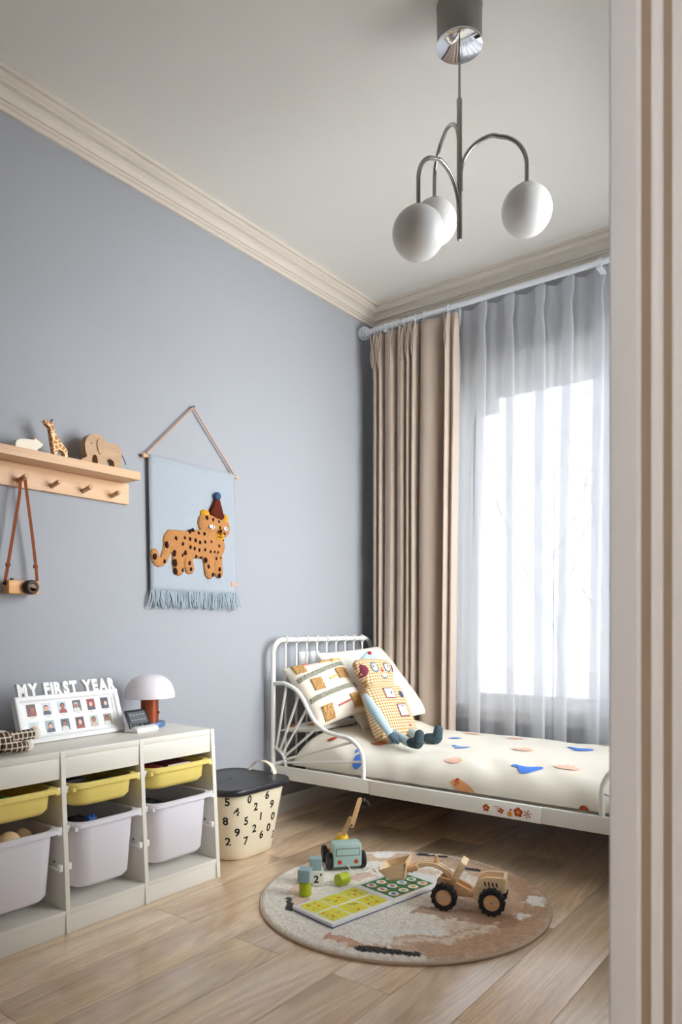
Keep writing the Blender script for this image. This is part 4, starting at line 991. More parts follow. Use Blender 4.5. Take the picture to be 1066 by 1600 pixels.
# flat flower stickers on the front rail
def flower(x, z, r, m, petals=5, thin=False):
    mb = MB(); q = lambda u, v, d: Vector((x + u, d, z + v)); y0, y1 = YF - .0139, YF - .0148
    for k in range(petals):
        a = 2 * pi * k / petals + .3
        if thin: mb.prism([(r * .15 * cos(a - .5), r * .15 * sin(a - .5)), (r * cos(a - .12), r * sin(a - .12)), (r * cos(a + .12), r * sin(a + .12)), (r * .15 * cos(a + .5), r * .15 * sin(a + .5))], q, y0, y1)
        else: mb.prism([(r * .6 * cos(a) + r * .45 * cos(b), r * .6 * sin(a) + r * .45 * sin(b)) for b in [2 * pi * i / 12 for i in range(12)]], q, y0 - .0001 * k, y1 - .0001 * k)
    o = mb.build('flower_sticker', m, bd, world=True)
    if not thin: MB().prism([(r * .35 * cos(b), r * .35 * sin(b)) for b in [2 * pi * i / 12 for i in range(12)]], q, y0 - .0003, y1 - .0008).build('flower_centre', 'pyel', o, world=True)
    return o
lab(flower(1.212, .2335, .0145, 'prust'), 'rust red five petal flower sticker, leftmost')
lab(flower(1.276, .231, .011, 'prust', 4), 'small rust flower sticker')
o = MB().tube([(1.246, YF - .0145, .243), (1.258, YF - .0145, .246), (1.262, YF - .0145, .238), (1.262, YF - .0145, .226), (1.270, YF - .0145, .224)], .0013, 6).build('stem_sticker', 'prust', bd, world=True)
o = MB().prism([(.011 * cos(a), .0105 * sin(a) - .002) for a in [2 * pi * i / 16 for i in range(16)]], lambda u, v, d: Vector((1.312 + u, d, .226 + v)), YF - .0139, YF - .0148).build('fruit_sticker', 'pyel', bd, world=True)
MB().prism([(0, .008), (.009, .016), (.004, .020), (-.002, .012)], lambda u, v, d: Vector((1.312 + u, d, .226 + v)), YF - .0139, YF - .0150).build('leaf_sticker', 'prust', o, world=True)
lab(flower(1.346, .236, .0185, 'prust'), 'largest rust red flower sticker')
lab(flower(1.383, .233, .0165, 'prust', 6, True), 'thin spoked rust flower sticker')

# mattress + quilt
mt_ = thing('mattress', 'cream mattress on the white bed frame, under the quilt', 'mattress', (1.0, -0.53, 0.25))
def mring(z, i): return [Vector((1.03 + x, -0.532 + y, z)) for x, y in rrect(0.835 - i, 0.374 - i, .05, 6)]
MB().loft([mring(.250, .012), mring(.256, .002), mring(.262, 0), mring(.300, 0), mring(.312, .004), mring(.318, .014)]).build('mattress_body', 'mattress', mt_, world=True)
qt = thing('quilt', 'cream cotton quilt with blue, peach and rust animal prints on bed', 'bedding', (1.0, -0.53, 0.35))
# cross-section (y, z) from the back edge over the top down the front
SEC = smooth_path([(0, -0.118, .300), (0, -0.120, .355), (0, -0.135, .388), (0, -0.19, .398), (0, -0.33, .402), (0, -0.53, .402), (0, -0.70, .398), (0, -0.79, .390), (0, -0.86, .374), (0, -0.905, .346), (0, -0.926, .312), (0, -0.930, .274)], 6)
SL = [0]
for i in range(1, len(SEC)): SL.append(SL[-1] + (SEC[i] - SEC[i - 1]).length)
def qsec(v):
    s = v * SL[-1]
    for i in range(1, len(SL)):
        if s <= SL[i] + 1e-9:
            f = (s - SL[i - 1]) / (SL[i] - SL[i - 1]); p = SEC[i - 1].lerp(SEC[i], f); t = (SEC[i] - SEC[i - 1]).normalized(); return p, Vector((0, -t.z, t.y)) * -1
    return SEC[-1], Vector((0, -1, 0))
QX0, QX1 = 0.165, 1.905
def quilt_pt(x, v, off=0.0):
    p, n = qsec(max(0, min(1, v)))
    if n.z < -0.2: n = -n
    ex = min(1, max(0.0, (x - QX0) / 0.10)); ex2 = min(1, max(0.0, (QX1 - x) / 0.10))
    k = min(sqrt(max(0, 1 - (1 - ex) ** 2)), sqrt(max(0, 1 - (1 - ex2) ** 2)))
    z = 0.285 + (p.z - 0.285) * (0.08 + 0.92 * k) if p.z > 0.285 else p.z
    fr = max(0, (0.36 - p.z) / 0.08) if p.y < -.5 else 0          # how far down the front side
    wr = 0.008 * nz(x * 3.2, p.y * 4.5, 2.0) + 0.004 * nz(x * 9, p.y * 9 + p.z * 6, 5.0)
    # diagonal gathers pulled over the front edge
    dg = max(0.0, 1 - abs(p.y + 0.88) / 0.20)
    wr += dg * 0.006 * sin(x * 26 + p.y * 30 + 2.5 * nz(x * 2.3, 0, 9)) * (0.5 + 0.5 * nz(x * 3.1, 1.7, 0))
    wr += min(1, fr) * 0.003 * sin(x * 44 + 3 * nz(x * 4, 0, 1))
    wr *= 1 - .72 * min(1, fr)
    hump = 0.040 * math.exp(-((x - .34) / .17) ** 4) * min(1, max(0, (p.z - .30) / .08))
    q = Vector((x, p.y, z + hump)) + n * (wr * (0.2 + 0.8 * k) + off)
    if q.y < -0.943: q.y = -0.943 - off
    if q.z < 0.2715: q.z = 0.2715
    return q
o = MB().grid(lambda u, v: quilt_pt(QX0 + (QX1 - QX0) * u, v), 380, 140).build('quilt_cloth', 'quilt', qt, world=True, angle=180)
def vy(y):
    """section parameter of the quilt top at a given y"""
    best = 0; bd_ = 9
    for i in range(len(SEC)):
        if SEC[i].z > .33 and abs(SEC[i].y - y) < bd_: bd_ = abs(SEC[i].y - y); best = SL[i] / SL[-1]
    return best
def vz(z):
    best = 1; bd_ = 9
    for i in range(len(SEC) // 2, len(SEC)):
        if abs(SEC[i].z - z) < bd_: bd_ = abs(SEC[i].z - z); best = SL[i] / SL[-1]
    return best
def qprint(x, v, poly, m, size, rot=0, name='print', lab_=None, lift=.0034):
    """flat print following the quilt; poly is star-shaped about (0, 0) in metres, u along the bed, v up the cloth"""
    P = smooth_poly(poly, 4); n = len(P); mb = MB(); vs = []; fs = []; rings = 7
    for r in range(rings + 1):
        f = r / rings
        for a, b in P:
            a, b = a * size * f, b * size * f; a, b = a * cos(rot) - b * sin(rot), a * sin(rot) + b * cos(rot)
            vs.append(quilt_pt(x + a, v - b / SL[-1], lift))
    for r in range(rings):
        for k in range(n): fs.append((r * n + k, r * n + (k + 1) % n, (r + 1) * n + (k + 1) % n, (r + 1) * n + k))
    o = mb.add(vs, fs).build(name, m, qt, world=True, angle=180)
    if lab_: o['label'] = lab_
    return o
SEAL = [(-1.0, .45), (-.75, .62), (-.35, .42), (.1, .35), (.7, .55), (1.0, .35), (.75, -.1), (.35, -.5), (-.1, -.55), (-.35, -.25), (-.5, .12), (-.8, .2)]
HEDGE = [(-.9, .0), (-.6, .25), (-.3, .35), (-.1, .8), (.05, .35), (.4, .75), (.5, .3), (.95, .1), (.8, -.35), (.2, -.5), (-.5, -.35)]
BLOB = [(-.9, .1), (-.3, .4), (.4, .35), (1.0, .0), (.6, -.3), (-.2, -.35)]
qprint(1.383, vy(-.383), SEAL, 'pblue', .062, 0, 'seal_print'); qprint(1.325, vy(-.845), SEAL, 'pblue', .066, .1, 'seal_print'); qprint(0.925, vy(-.655), SEAL, 'pblue2', .048, 0, 'seal_print')
qprint(1.19, vy(-.57), HEDGE, 'ppeach', .055, 0, 'animal_print'); qprint(1.47, vy(-.79), HEDGE, 'ppeach', .055, 0, 'animal_print'); qprint(1.00, vy(-.85), HEDGE, 'ppeach', .045, 0, 'animal_print')
qprint(1.03, vy(-.285), BLOB, 'ppeach', .05, 0, 'animal_print'); qprint(0.78, vy(-.25), BLOB, 'ppeach', .055, 0, 'animal_print'); qprint(1.45, vy(-.17), BLOB, 'ppeach', .04, 0, 'animal_print')
qprint(1.095, vz(.292), [(-1.0, .1), (-.75, .35), (-.3, .38), (.3, .2), (.8, -.1), (1.1, -.35), (.2, -.35), (-.7, -.2)], 'porange', .062, -.15, 'fox_print')
o = qprint(1.062, vz(.306), [(-.5, -.9), (-.65, 0), (-.4, .8), (0, 1), (.4, .8), (.65, 0), (.5, -.9), (0, -.9)], 'prust', .018, 0, 'fox_cap_print', lift=.0034)
qprint(1.585, vz(.275), [(-1, -.5), (-.7, .5), (0, .8), (.7, .5), (1, -.5), (0, -.6)], 'prust', .02, 0, 'cap_print')
qprint(0.545, vz(.335), [(-.55, -.2), (-.3, .5), (.3, .75), (.62, .2), (.6, -.5), (.1, -.95), (-.45, -.7)], 'pblue', .042, 0, 'bear_print'); qprint(0.523, vz(.362), [(.8 * cos(a), sin(a)) for a in [2 * pi * i / 10 for i in range(10)]], 'pblue', .011, 0, 'bear_ear_print', lift=.0034)
qprint(0.36, vz(.372), BLOB, 'prust', .028, .5, 'leaf_print'); qprint(0.57, vy(-.76), BLOB, mat('print_brown', (186, 108, 66), .9), .05, .9, 'leaf_print')
qprint(0.80, vy(-.46), BLOB, 'pblue', .035, .6, 'seal_print')

# pillows
def cushion_fn(BL, BR, TR, TL, th, pinch=.05):
    BL, BR, TR, TL = map(Vector, (BL, BR, TR, TL)); n0 = (BR - BL).cross(TL - BL).normalized()
    def S(u, v, side, off=0.0):
        # edges draw in between the corners
        a = u * 2 - 1; b = v * 2 - 1
        uu = .5 + .5 * a * (1 - pinch * (1 - b * b)); vv = .5 + .5 * b * (1 - pinch * (1 - a * a))
        p = BL * (1 - uu) * (1 - vv) + BR * uu * (1 - vv) + TR * uu * vv + TL * (1 - uu) * vv
        k = max(0, (1 - a ** 4) * (1 - b ** 4)) ** .55 if side else 0
        p = p + n0 * (side * (th * k + (off if k > 0 or off else 0)))
        return p + n0 * side * .004 * nz(p.x * 14 + side, p.y * 14, p.z * 14) * k
    return S
def pillow(S, m, parent, name='pillow_cover', n=34):
    mb = MB()
    e = lambda t: .5 - .5 * cos(pi * t)
    for s in (1, -1): mb.grid(lambda u, v, s=s: S(e(u), e(v), s), n, n)
    return mb.build(name, m, parent, world=True, angle=180)
pl = thing('pillow', 'plain white bed pillow leaning on the headboard behind the soft doll', 'pillow', (0.25, -0.42, 0.45))
PS = cushion_fn((0.425, -0.70, 0.445), (0.47, -0.150, 0.480), (0.150, -0.150, 0.835), (0.125, -0.69, 0.810), .060, .03)
pw_ = pillow(PS, 'pillow', pl)
mb = MB(); edge = [PS(u, 0, 0) for u in [i / 20 for i in range(20)]] + [PS(1, v, 0) for v in [i / 20 for i in range(20)]] + [PS(1 - u, 1, 0) for u in [i / 20 for i in range(20)]] + [PS(0, 1 - v, 0) for v in [i / 20 for i in range(20)]]
mb.tube(edge, .004, 6, closed=True); mb.build('piping', 'pillow', pw_, world=True)

cs = thing('tufted_cushion', 'cream cushion with tan tufted patches and grey green stripes on bed', 'cushion', (0.25, -0.72, 0.46))
CS = cushion_fn((0.325, -0.918, 0.452), (0.435, -0.660, 0.545), (0.235, -0.640, 0.795), (0.085, -0.925, 0.742), .062, .05)
CS = cushion_fn((0.318, -0.925, 0.462), (0.445, -0.665, 0.540), (0.225, -0.640, 0.790), (0.090, -0.925, 0.742), .060, .05)
cb = pillow(CS, 'cushion', cs, 'cushion_cover')
def tuft(u0, u1, v0, v1, m, name, skew=0, h=.008, nu=16, nv=16):
    def fn(u, v):
        uu = min(.985, max(.015, u0 + (u1 - u0) * u + skew * (v - .5))); vv = v0 + (v1 - v0) * v if not callable(v0) else v0(u) + (v1) * v
        vv = min(.985, max(.015, vv)); ed = min(u, 1 - u, v, 1 - v); q = CS(uu, vv, 1, (h if ed > 0.01 else -.001))
        return q + Vector((1, -.6, .3)) * (.0045 * nz(q.x * 210, q.y * 210, q.z * 210) + .003 * nz(q.x * 420, q.y * 420, q.z * 420)) + (Vector((0, 1, .4)) * .004 * nz(q.x * 120, q.y * 120, 7))
    return MB().grid(fn, nu, nv).build(name, m, cs, world=True, angle=180)
for u, v, a, b in ((.19, .89, .19, .17), (.32, .57, .19, .20), (.83, .66, .20, .19), (.25, .12, .20, .20), (.80, .16, .17, .22), (.72, .985, .26, .08)):
    tuft(u - a / 2, u + a / 2, v - b / 2, v + b / 2, 'tuft', 'tan_tuft', .02, .009, 44, 44)
tuft(.04, .99, lambda u: .66 + .16 * u, .075, 'tuftg', 'stripe_tuft', 0, .007, 130, 16); tuft(.05, .99, lambda u: .32 + .07 * u, .075, 'tuftg', 'stripe_tuft', 0, .007, 130, 16)
M['tred'] = mat('pink_thread', (196, 96, 92), .9); M['tyel'] = mat('yellow_thread', (226, 178, 84), .9)
for pts, m in (([(.56, .60), (.66, .62), (.72, .64)], 'tyel'), ([(.46, .15), (.56, .16), (.70, .18)], 'tred'), ([(.90, .70), (.97, .73)], 'tred'), ([(.30, .97), (.40, .975)], 'tred'), ([(.88, .17), (.97, .20)], 'tyel'), ([(.78, .90), (.9, .95), (.97, .93)], 'tyel')):
    MB().tube(smooth_path([CS(a, b, 1, .004) for a, b in pts], 5), .0045, 8).build('thread_tuft', m, cs, world=True)
p2 = thing('flat_pillow', 'white pillow with orange prints lying flat under the tufted cushion', 'pillow', (0.22, -0.7, 0.41))
S2 = cushion_fn((0.080, -0.935, 0.435), (0.30, -0.915, 0.462), (0.28, -0.52, 0.462), (0.080, -0.52, 0.445), .024, .04)
pillow(S2, 'pillow', p2, n=22)
for u, v in ((.22, .10), (.75, .12)):
    mb = MB(); mb.grid(lambda a, b: S2(u + (a - .5) * .22, v + (b - .5) * .13, 1, .0015), 6, 6); mb.build('leaf_print', mat('print_orange_deep', (206, 122, 72), .9), p2, world=True)

# soft doll: local x out of its chest, y to its left (picture right), z up its back
dl = thing('soft_doll', 'tan gingham soft doll with blue arms and teal boots sitting on bed', 'doll', (0.598, -0.652, 0.405), (R(-3), -R(28), -R(6)))
SECT = [(0.0, .112, .030, 0), (.006, .130, .044, 0), (.03, .140, .056, 0), (.10, .140, .060, 0), (.18, .138, .058, 0), (.24, .136, .054, 0), (.262, .130, .050, 0), (.278, .102, .044, 0), (.292, .098, .042, 0), (.33, .114, .046, 0), (.37, .128, .046, 0), (.405, .130, .040, 0), (.422, .118, .026, 0), (.428, .09, .012, 0)]
def dsec(z):
    for i in range(len(SECT) - 1):
        if SECT[i][0] <= z <= SECT[i + 1][0]:
            f = (z - SECT[i][0]) / (SECT[i + 1][0] - SECT[i][0]); return [SECT[i][k] + (SECT[i + 1][k] - SECT[i][k]) * f for k in (1, 2)]
    return [.07, .02]
def dring(z, wy, wx):
    return [Vector((wx * (abs(sin(a)) ** .8) * (1 if sin(a) > 0 else -1), wy * (abs(cos(a)) ** .62) * (1 if cos(a) > 0 else -1), z)) for a in [2 * pi * k / 40 for k in range(40)]]
body = MB().loft([dring(z, a, b) for z, a, b, _ in SECT]).build('body', 'gingham', dl, angle=180)
def dfront(y, z, off):
    a, b = dsec(z); c = max(0, 1 - (min(1, abs(y) / a)) ** (1 / .31)) ; return Vector((b * c ** .4 + off, y, z))
def dpatch(poly, m, name, off=.0015, parent=body, sub=3):
    P = smooth_poly(poly, sub) if sub else poly; n = len(P); cx = sum(p[0] for p in P) / n; cz = sum(p[1] for p in P) / n; vs = []; fs = []; K = 5
    for r in range(K + 1):
        f = r / K
        for a, b in P: vs.append(dfront(cx + (a - cx) * f, cz + (b - cz) * f, off))
    for r in range(K):
        for k in range(n): fs.append((r * n + k, r * n + (k + 1) % n, (r + 1) * n + (k + 1) % n, (r + 1) * n + k))
    return MB().add(vs, fs).build(name, m, parent, angle=180)
def ell(cy, cz, ry, rz, n=14): return [(cy + ry * cos(2 * pi * i / n), cz + rz * sin(2 * pi * i / n)) for i in range(n)]
for cy, px in ((-.042, -.010), (.052, .004)):
    dpatch(ell(cy, .366, .026, .029), 'dkblue', 'eye_ring', .0012); dpatch(ell(cy, .366, .018, .021), 'paper', 'eye', .0026); dpatch(ell(cy + px, .370, .0055, .006), 'ink', 'pupil', .0038)
dpatch([(-.122, .388), (-.096, .376), (-.088, .350), (-.104, .326), (-.120, .335)], 'maroon', 'ear_patch', .002); dpatch([(.118, .388), (.096, .380), (.090, .352), (.106, .340), (.118, .355)], 'maroon', 'ear_patch', .002)
dpatch([(.004, .366), (.014, .340), (-.006, .340)], 'red', 'nose', .0025, sub=0)
dpatch(ell(.010, .318, .020, .014), 'dkblue', 'mouth_ring', .0012); dpatch(ell(.010, .321, .016, .0105), 'paper', 'mouth', .0026)
def sq(cy, cz, wy, wz): return [(cy - wy, cz - wz), (cy + wy, cz - wz), (cy + wy, cz + wz), (cy - wy, cz + wz)]
def sqd(cy, cz, wy, wz, m, name, off):
    vs = [dfront(cy + wy * (i / 4 - 1), cz + wz * (j / 4 - 1), off) for i in range(9) for j in range(9)]; fs = [(i * 9 + j, i * 9 + 9 + j, i * 9 + 10 + j, i * 9 + j + 1) for i in range(8) for j in range(8)]
    return MB().add(vs, fs).build(name, m, body, angle=180)
for cy, cz, wy, wz in ((-.012, .222, .037, .029), (.040, .128, .036, .034)):
    sqd(cy, cz, wy, wz, 'maroon', 'pocket_border', .0015); sqd(cy, cz, wy - .0055, wz - .0055, 'lav', 'pocket', .003)
dpatch([(-.004, .232), (.004, .222), (-.002, .210), (-.006, .222)], 'navy', 'stitch', .0045); dpatch(ell(.040, .148, .006, .004), 'navy', 'stitch', .0045)
dpatch(ell(.074, .214, .018, .019), 'navy', 'flower_patch', .002); dpatch(ell(.052, .048, .006, .007), 'red', 'button', .003); dpatch(ell(.080, .050, .006, .007), 'ltblue', 'button', .003); dpatch(ell(.022, .050, .005, .006), 'paper', 'button', .003)
MB().lathe([(.0, .072), (.006, .068), (.030, .030), (.056, .0), (.050, -.006), (0, -.007)], (-.008, .010, .428), 24, Euler((R(-4), R(6), 0)).to_matrix() @ Matrix.Diagonal((.5, 1.5, .75))).build('hat', 'ltblue', dl)
MB().ball((.012, .004, .462), .0095, 14).build('hat_button', 'red', dl)
def lb(pts, rr, name, m, flat=1.0, par=dl, world=True):
    mb = MB(); chain(mb, pts, rr, 16); mb.ball(pts[0], rr[0], 14); mb.ball(pts[-1], rr[-1], 14); return mb.build(name, m, par, world=world, angle=180)
# near arm hangs at its side to the quilt, ending in a dark mitten hand with fingers
aw = mw(dl)
A0 = aw @ Vector((.012, -.142, .225)); A2 = Vector((0.680, -0.812, 0.428))
A1 = A0.lerp(A2, .55) + Vector((.012, -.030, .012))
arm_ = lb([A0, A0.lerp(A1, .5) + Vector((.004, -.012, .004)), A1, A2 + (A1 - A2) * .25], [.016, .024, .024, .017], 'arm', 'ltblue')
hand = lb([A2 + (A1 - A2) * .27, A2 + Vector((-.002, 0, .010))], [.018, .020], 'hand', 'dkblue', par=dl)
for k, (dx, dy) in enumerate(((-.014, -.010), (0, -.004), (.014, .004))): lb([A2 + Vector((dx * .5, dy * .5, .008)), A2 + Vector((dx, dy, -.008))], [.010, .0085], 'finger', 'dkblue', par=hand)
B0 = aw @ Vector((-.020, .120, .215)); B2 = Vector((0.545, -0.475, 0.425))
lb([B0, B0.lerp(B2, .5) + Vector((-.01, .008, 0)), B2], [.016, .023, .016], 'arm', 'ltblue')
for y0, p1, p2_ in ((-.060, (0.745, -0.800, .425), (0.800, -0.812, .427)), (.055, (0.735, -0.655, .425), (0.800, -0.640, .428))):
    L0 = aw @ Vector((.030, y0, .028))
    lb([L0, L0.lerp(Vector(p1), .55), Vector(p1)], [.020, .021, .019], 'leg', 'ltblue')
    P1, P2 = Vector(p1), Vector(p2_)
    bt = lb([P1 + (P2 - P1) * .35, P2], [.023, .026], 'boot', 'boot')
    lb([P2 + Vector((.004, 0, .004)), P2 + Vector((.010, .002, .042))], [.025, .021], 'boot_toe', 'boot', par=bt)

# ================================================================== RUG
RC = Vector((1.130, -1.456)); RR = 0.497
def rug_height(r, a):
    e = max(0.0, (r - (RR - .018)) / .018); z = .0145 * sqrt(max(0, 1 - e * e)); return z
random.seed(4)
def rug_col(x, y):
    dx, dy = x - RC.x, y - RC.y; r = sqrt(dx * dx + dy * dy); a = math.degrees(math.atan2(dy, dx))
    j = .022 * nz(x * 26, y * 26, 0) + .03 * nz(x * 9, y * 9, 3) + .016 * nz(x * 90, y * 90, 5); jj = 7 * nz(x * 20, y * 20, 7)
    c = Vector((244, 236, 224)); tan = Vector((206, 170, 138)); dk = Vector((164, 120, 86)); ter = Vector((200, 138, 108)); wh = Vector((252, 248, 240)); blk = Vector((16, 14, 14))
    # direction towards the window side / right of the rug is tan
    d = dx * .80 + dy * .28
    f = max(0, min(1, (d - .12 + 3 * j) / .16)); c = c.lerp(tan, f * .8)
    if .34 < r + j < .47 and -62 < a + jj < 118: c = c.lerp(tan, .85)
    if .40 < r + j < .485 and -50 < a + jj < 60: c = c.lerp(dk, .35)
    # big rusty brush stroke across the right half
    u = dx * .93 + dy * .10; 
    if abs((dy + .05) - (dx - .20) * .35 + j) < .045 and .10 < dx < .42: c = c.lerp(dk, .65)
    if .30 < r + j < .33 and -100 < a + jj < -40: c = c.lerp(wh, .6)
    if .36 < r + j < .385 and -80 < a + jj < 0: c = c.lerp(wh, .5)
    if .24 < r + j < .27 and 20 < a + jj < 120: c = c.lerp(tan, .5)
    if .36 < r + j < .46 and 118 < a + jj < 150: c = c.lerp(tan, .75)
    if .33 < r + j < .40 and -170 < a + jj < -128: c = c.lerp(ter, .38)
    if .20 < r + j < .26 and 150 < a + jj < 178: c = c.lerp(ter, .4)
    if .40 < r + j < .455 and (a + jj > 168 or a + jj < -172): c = c.lerp(ter, .25)
    if abs(dx - .385 + j) < .03 and abs(dy - .225 + j) < .05: c = wh.copy()
    if abs(dx - .405 + j) < .018 and abs(dy - .07 + j) < .03: c = wh.copy()
    if (dx + .30) ** 2 / .0016 + (dy - .33) ** 2 / .0025 < 1 + 10 * j: c = wh.copy()
    if .405 < r + j < .445 and -90 < a + jj < -66: c = c.lerp(ter, .75)
    def seg(x0, y0, x1, y1, w_):
        ax, ay = x1 - x0, y1 - y0; t = max(0, min(1, ((x - x0) * ax + (y - y0) * ay) / (ax * ax + ay * ay))); return sqrt((x - x0 - ax * t) ** 2 + (y - y0 - ay * t) ** 2) + j * .35 < w_
    if seg(1.250, -1.886, 1.405, -1.818, .016) or seg(.832, -1.722, .900, -1.790, .015) or seg(.950, -1.040, 1.040, -1.000, .013) or seg(1.165, -1.085, 1.225, -1.070, .012): c = blk
    v = 1 + .08 * nz(x * 60, y * 60, 2) + .10 * nz(x * 190, y * 190, 6); return (min(255, c.x * v), min(255, c.y * v), min(255, c.z * v))
rg = thing('round_rug', 'round cream and tan tufted rug with black strokes on the oak floor', 'rug', (RC.x, RC.y, 0))
NR, NA = 110, 560
vs = []; cols = []
for i in range(NR + 1):
    r = RR * (i / NR) if i < NR else RR
    for k in range(NA):
        a = 2 * pi * k / NA; x, y = RC.x + r * cos(a), RC.y + r * sin(a)
        z = rug_height(r, a)
        if r < RR - .006: z += .0034 * nz(x * 150, y * 150, 0) + .0030 * nz(x * 380, y * 380, 4)
        rr_ = 1 + (.004 * nz(cos(a) * 30, sin(a) * 30, 2) if i > NR - 6 else 0)
        vs.append(Vector((RC.x + r * rr_ * cos(a), RC.y + r * rr_ * sin(a), max(.001, z)))); c = rug_col(x, y); cols.append(lin(c))
fs = [(i * NA + k, i * NA + (k + 1) % NA, (i + 1) * NA + (k + 1) % NA, (i + 1) * NA + k) for i in range(NR) for k in range(NA)]
me = bpy.data.meshes.new('pile'); me.from_pydata([v - Vector((RC.x, RC.y, 0)) for v in vs], [], fs)
at_ = me.color_attributes.new('pattern', 'FLOAT_COLOR', 'POINT'); at_.data.foreach_set('color', [q for c in cols for q in c])
M['pile'] = vcol_mat('rug_pile'); me.materials.append(M['pile'])
me.polygons.foreach_set('use_smooth', [True] * len(me.polygons))
po = bpy.data.objects.new('pile', me); C.objects.link(po); po.parent = rg; stuff(po)
M['binding'] = mat('rug_binding', (206, 184, 160), .95, bump=.5, bscale=400)
MB().tube([(RC.x + (RR - .002) * cos(2 * pi * k / 160), RC.y + (RR - .002) * sin(2 * pi * k / 160), 0.0055) for k in range(160)], .0052, 8, closed=True).build('binding', 'binding', rg, world=True)
ZR = 0.0160

# ================================================================== TOYS ON THE RUG
# toy blocks
def cube(name, label, x, y, z, s, m, rz, grp='toy blocks on the rug', rot=None):
    return tag(MB().box((0, 0, s / 2), (s, s, s), None, .0035).build(name, m, at=(x, y, z)), label, 'block', grp), rz
o, rz = cube('number_block', 'white wooden block printed with a 2 under a blue block', 0.822, -1.558, ZR, .052, 'cubewhite', 0); o.rotation_euler.z = R(44)
T = lambda u, v, d: Vector((u, -.026 - d, v))
vs, fs, wd_ = glyph('2', 0.036, 0, .0012); MB().add([T(v.x - .002, .013 + v.y, .0006) for v in vs], fs).build('numeral', 'ink', o)
mb = MB()
for sx_, sz_, r in ((.015, .041, .0065), (-.020, .007, .0065)):
    st = [((r if k % 2 == 0 else r * .45) * sin(pi * k / 5), (r if k % 2 == 0 else r * .45) * cos(pi * k / 5)) for k in range(10)]
    mb.prism([(sx_ + a, sz_ + b) for a, b in st], T, -.0005, .0006)
mb.build('star_print', 'ink', o)
o, rz = cube('blue_block', 'pale blue block standing on top of the white 2 block', 0.818, -1.556, ZR + .052, .043, 'cubeblue', 0); o.rotation_euler.z = R(40)
def cyl_block(label, x, y, z, rot): 
    o = MB().lathe([(0, -.024), (.0195, -.024), (.0215, -.022), (.0215, .022), (.0195, .024), (0, .024)], n=32).build('green_cylinder', 'green', at=(x, y, z)); o.rotation_euler = rot; return tag(o, label, 'block', 'toy blocks on the rug')
cyl_block('lime green cylinder block standing upright under a blue block', 0.862, -1.668, ZR + .024, (0, 0, 0))
o, rz = cube('blue_block', 'pale blue block tilted on top of the green cylinder', 0.860, -1.668, ZR + .0485, .044, 'cubeblue', 0); o.rotation_euler = (R(0), R(2), R(26))
cyl_block('lime green cylinder block lying on its side on the rug', 0.905, -1.510, ZR + .0215, (R(90), 0, R(-8)))

# open board book
bk = thing('board_book', 'open board book with yellow panels and green fruit page on rug', 'book', (0.962, -1.524, ZR), (0, 0, R(-10.4)))
# local y runs along the spread (towards -y = left page), x across; origin at the spine's upper end
PWd, PH = .275, .197
def page_z(t): return .004 + .008 * math.exp(-((t) / .05) ** 2) * 0 + .0075
for sgn, nm_ in ((-1, 'left_page'), (1, 'right_page')):
    rot = Euler((R(1.2) * (1 if sgn > 0 else -1) * 1.0, 0, 0)).to_matrix()
    pgo = MB().box((PH / 2, sgn * PWd / 2, .0075), (PH, PWd - .002, .011), None, .002).build('page_block', 'page', bk)
    MB().box((PH / 2 + .001, sgn * (PWd / 2 + .001), .001), (PH - .001, PWd, .002), None, .0006).build('cover', 'bblue', bk)
    zt_ = .0132
    if sgn < 0:
        for i in range(3):
            for j in range(2):
                cy = -.046 - i * .086; cx = .054 + j * .088
                poly = rrect(.039, .040, .008, 3)
                pn = MB().prism([(cx + a, cy + b) for a, b in poly], lambda u, v, d: Vector((u, v, d)), zt_ - .0004, zt_ + .0002).build('picture_panel', 'byel', pgo)
                rp = random.Random(i * 7 + j); mb = MB(); mb2 = MB()
                for q in range(5):
                    ax, ay = cx + rp.uniform(-.028, .028), cy + rp.uniform(-.030, .030)
                    (mb if q % 2 else mb2).prism([(ax + .006 * cos(2 * pi * k / 10) * rp.uniform(.8, 1.2), ay + .0048 * sin(2 * pi * k / 10)) for k in range(10)], lambda u, v, d: Vector((u, v, d)), zt_, zt_ + .0005)
                for q in range(2): mb.b2(cx - .03, cx + .03, cy - .012 + q * .024, cy - .011 + q * .024, zt_, zt_ + .0004)
                mb.build('fruit_print', mat('page_fruit_red', (214, 96, 44), .4), pn); mb2.build('fruit_print', mat('page_fruit_grey', (170, 184, 120), .4), pn)
    else:
        gr = MB().prism([(.014, .024), (.178, .024), (.178, .228), (.014, .228)], lambda u, v, d: Vector((u, v, d)), zt_ - .0004, zt_ + .0002).build('picture_panel', 'bgreen', pgo)
        fc = ((206, 50, 50), (220, 120, 120), (60, 90, 170), (230, 150, 90), (170, 70, 120), (230, 200, 60), (150, 80, 50), (120, 160, 200), (224, 178, 60), (190, 70, 60), (90, 150, 80), (230, 140, 60))
        for i in range(4):
            for j in range(3):
                cx, cy = .042 + j * .054, .052 + i * .050
                c_ = MB().prism([(cx + .0185 * cos(2 * pi * k / 20), cy + .0185 * sin(2 * pi * k / 20)) for k in range(20)], lambda u, v, d: Vector((u, v, d)), zt_, zt_ + .0005).build('picture_disc', 'page', pgo)
                MB().prism([(cx + .010 * cos(2 * pi * k / 12), cy + .0085 * sin(2 * pi * k / 12)) for k in range(12)], lambda u, v, d: Vector((u, v, d)), zt_ + .0004, zt_ + .0009).build('fruit_print', mat('page_fruit', fc[i * 3 + j], .4), c_)
                MB().b2(cx + .019, cx + .0245, cy - .014, cy + .014, zt_, zt_ + .0004).build('caption_bar', 'ochre', pgo)

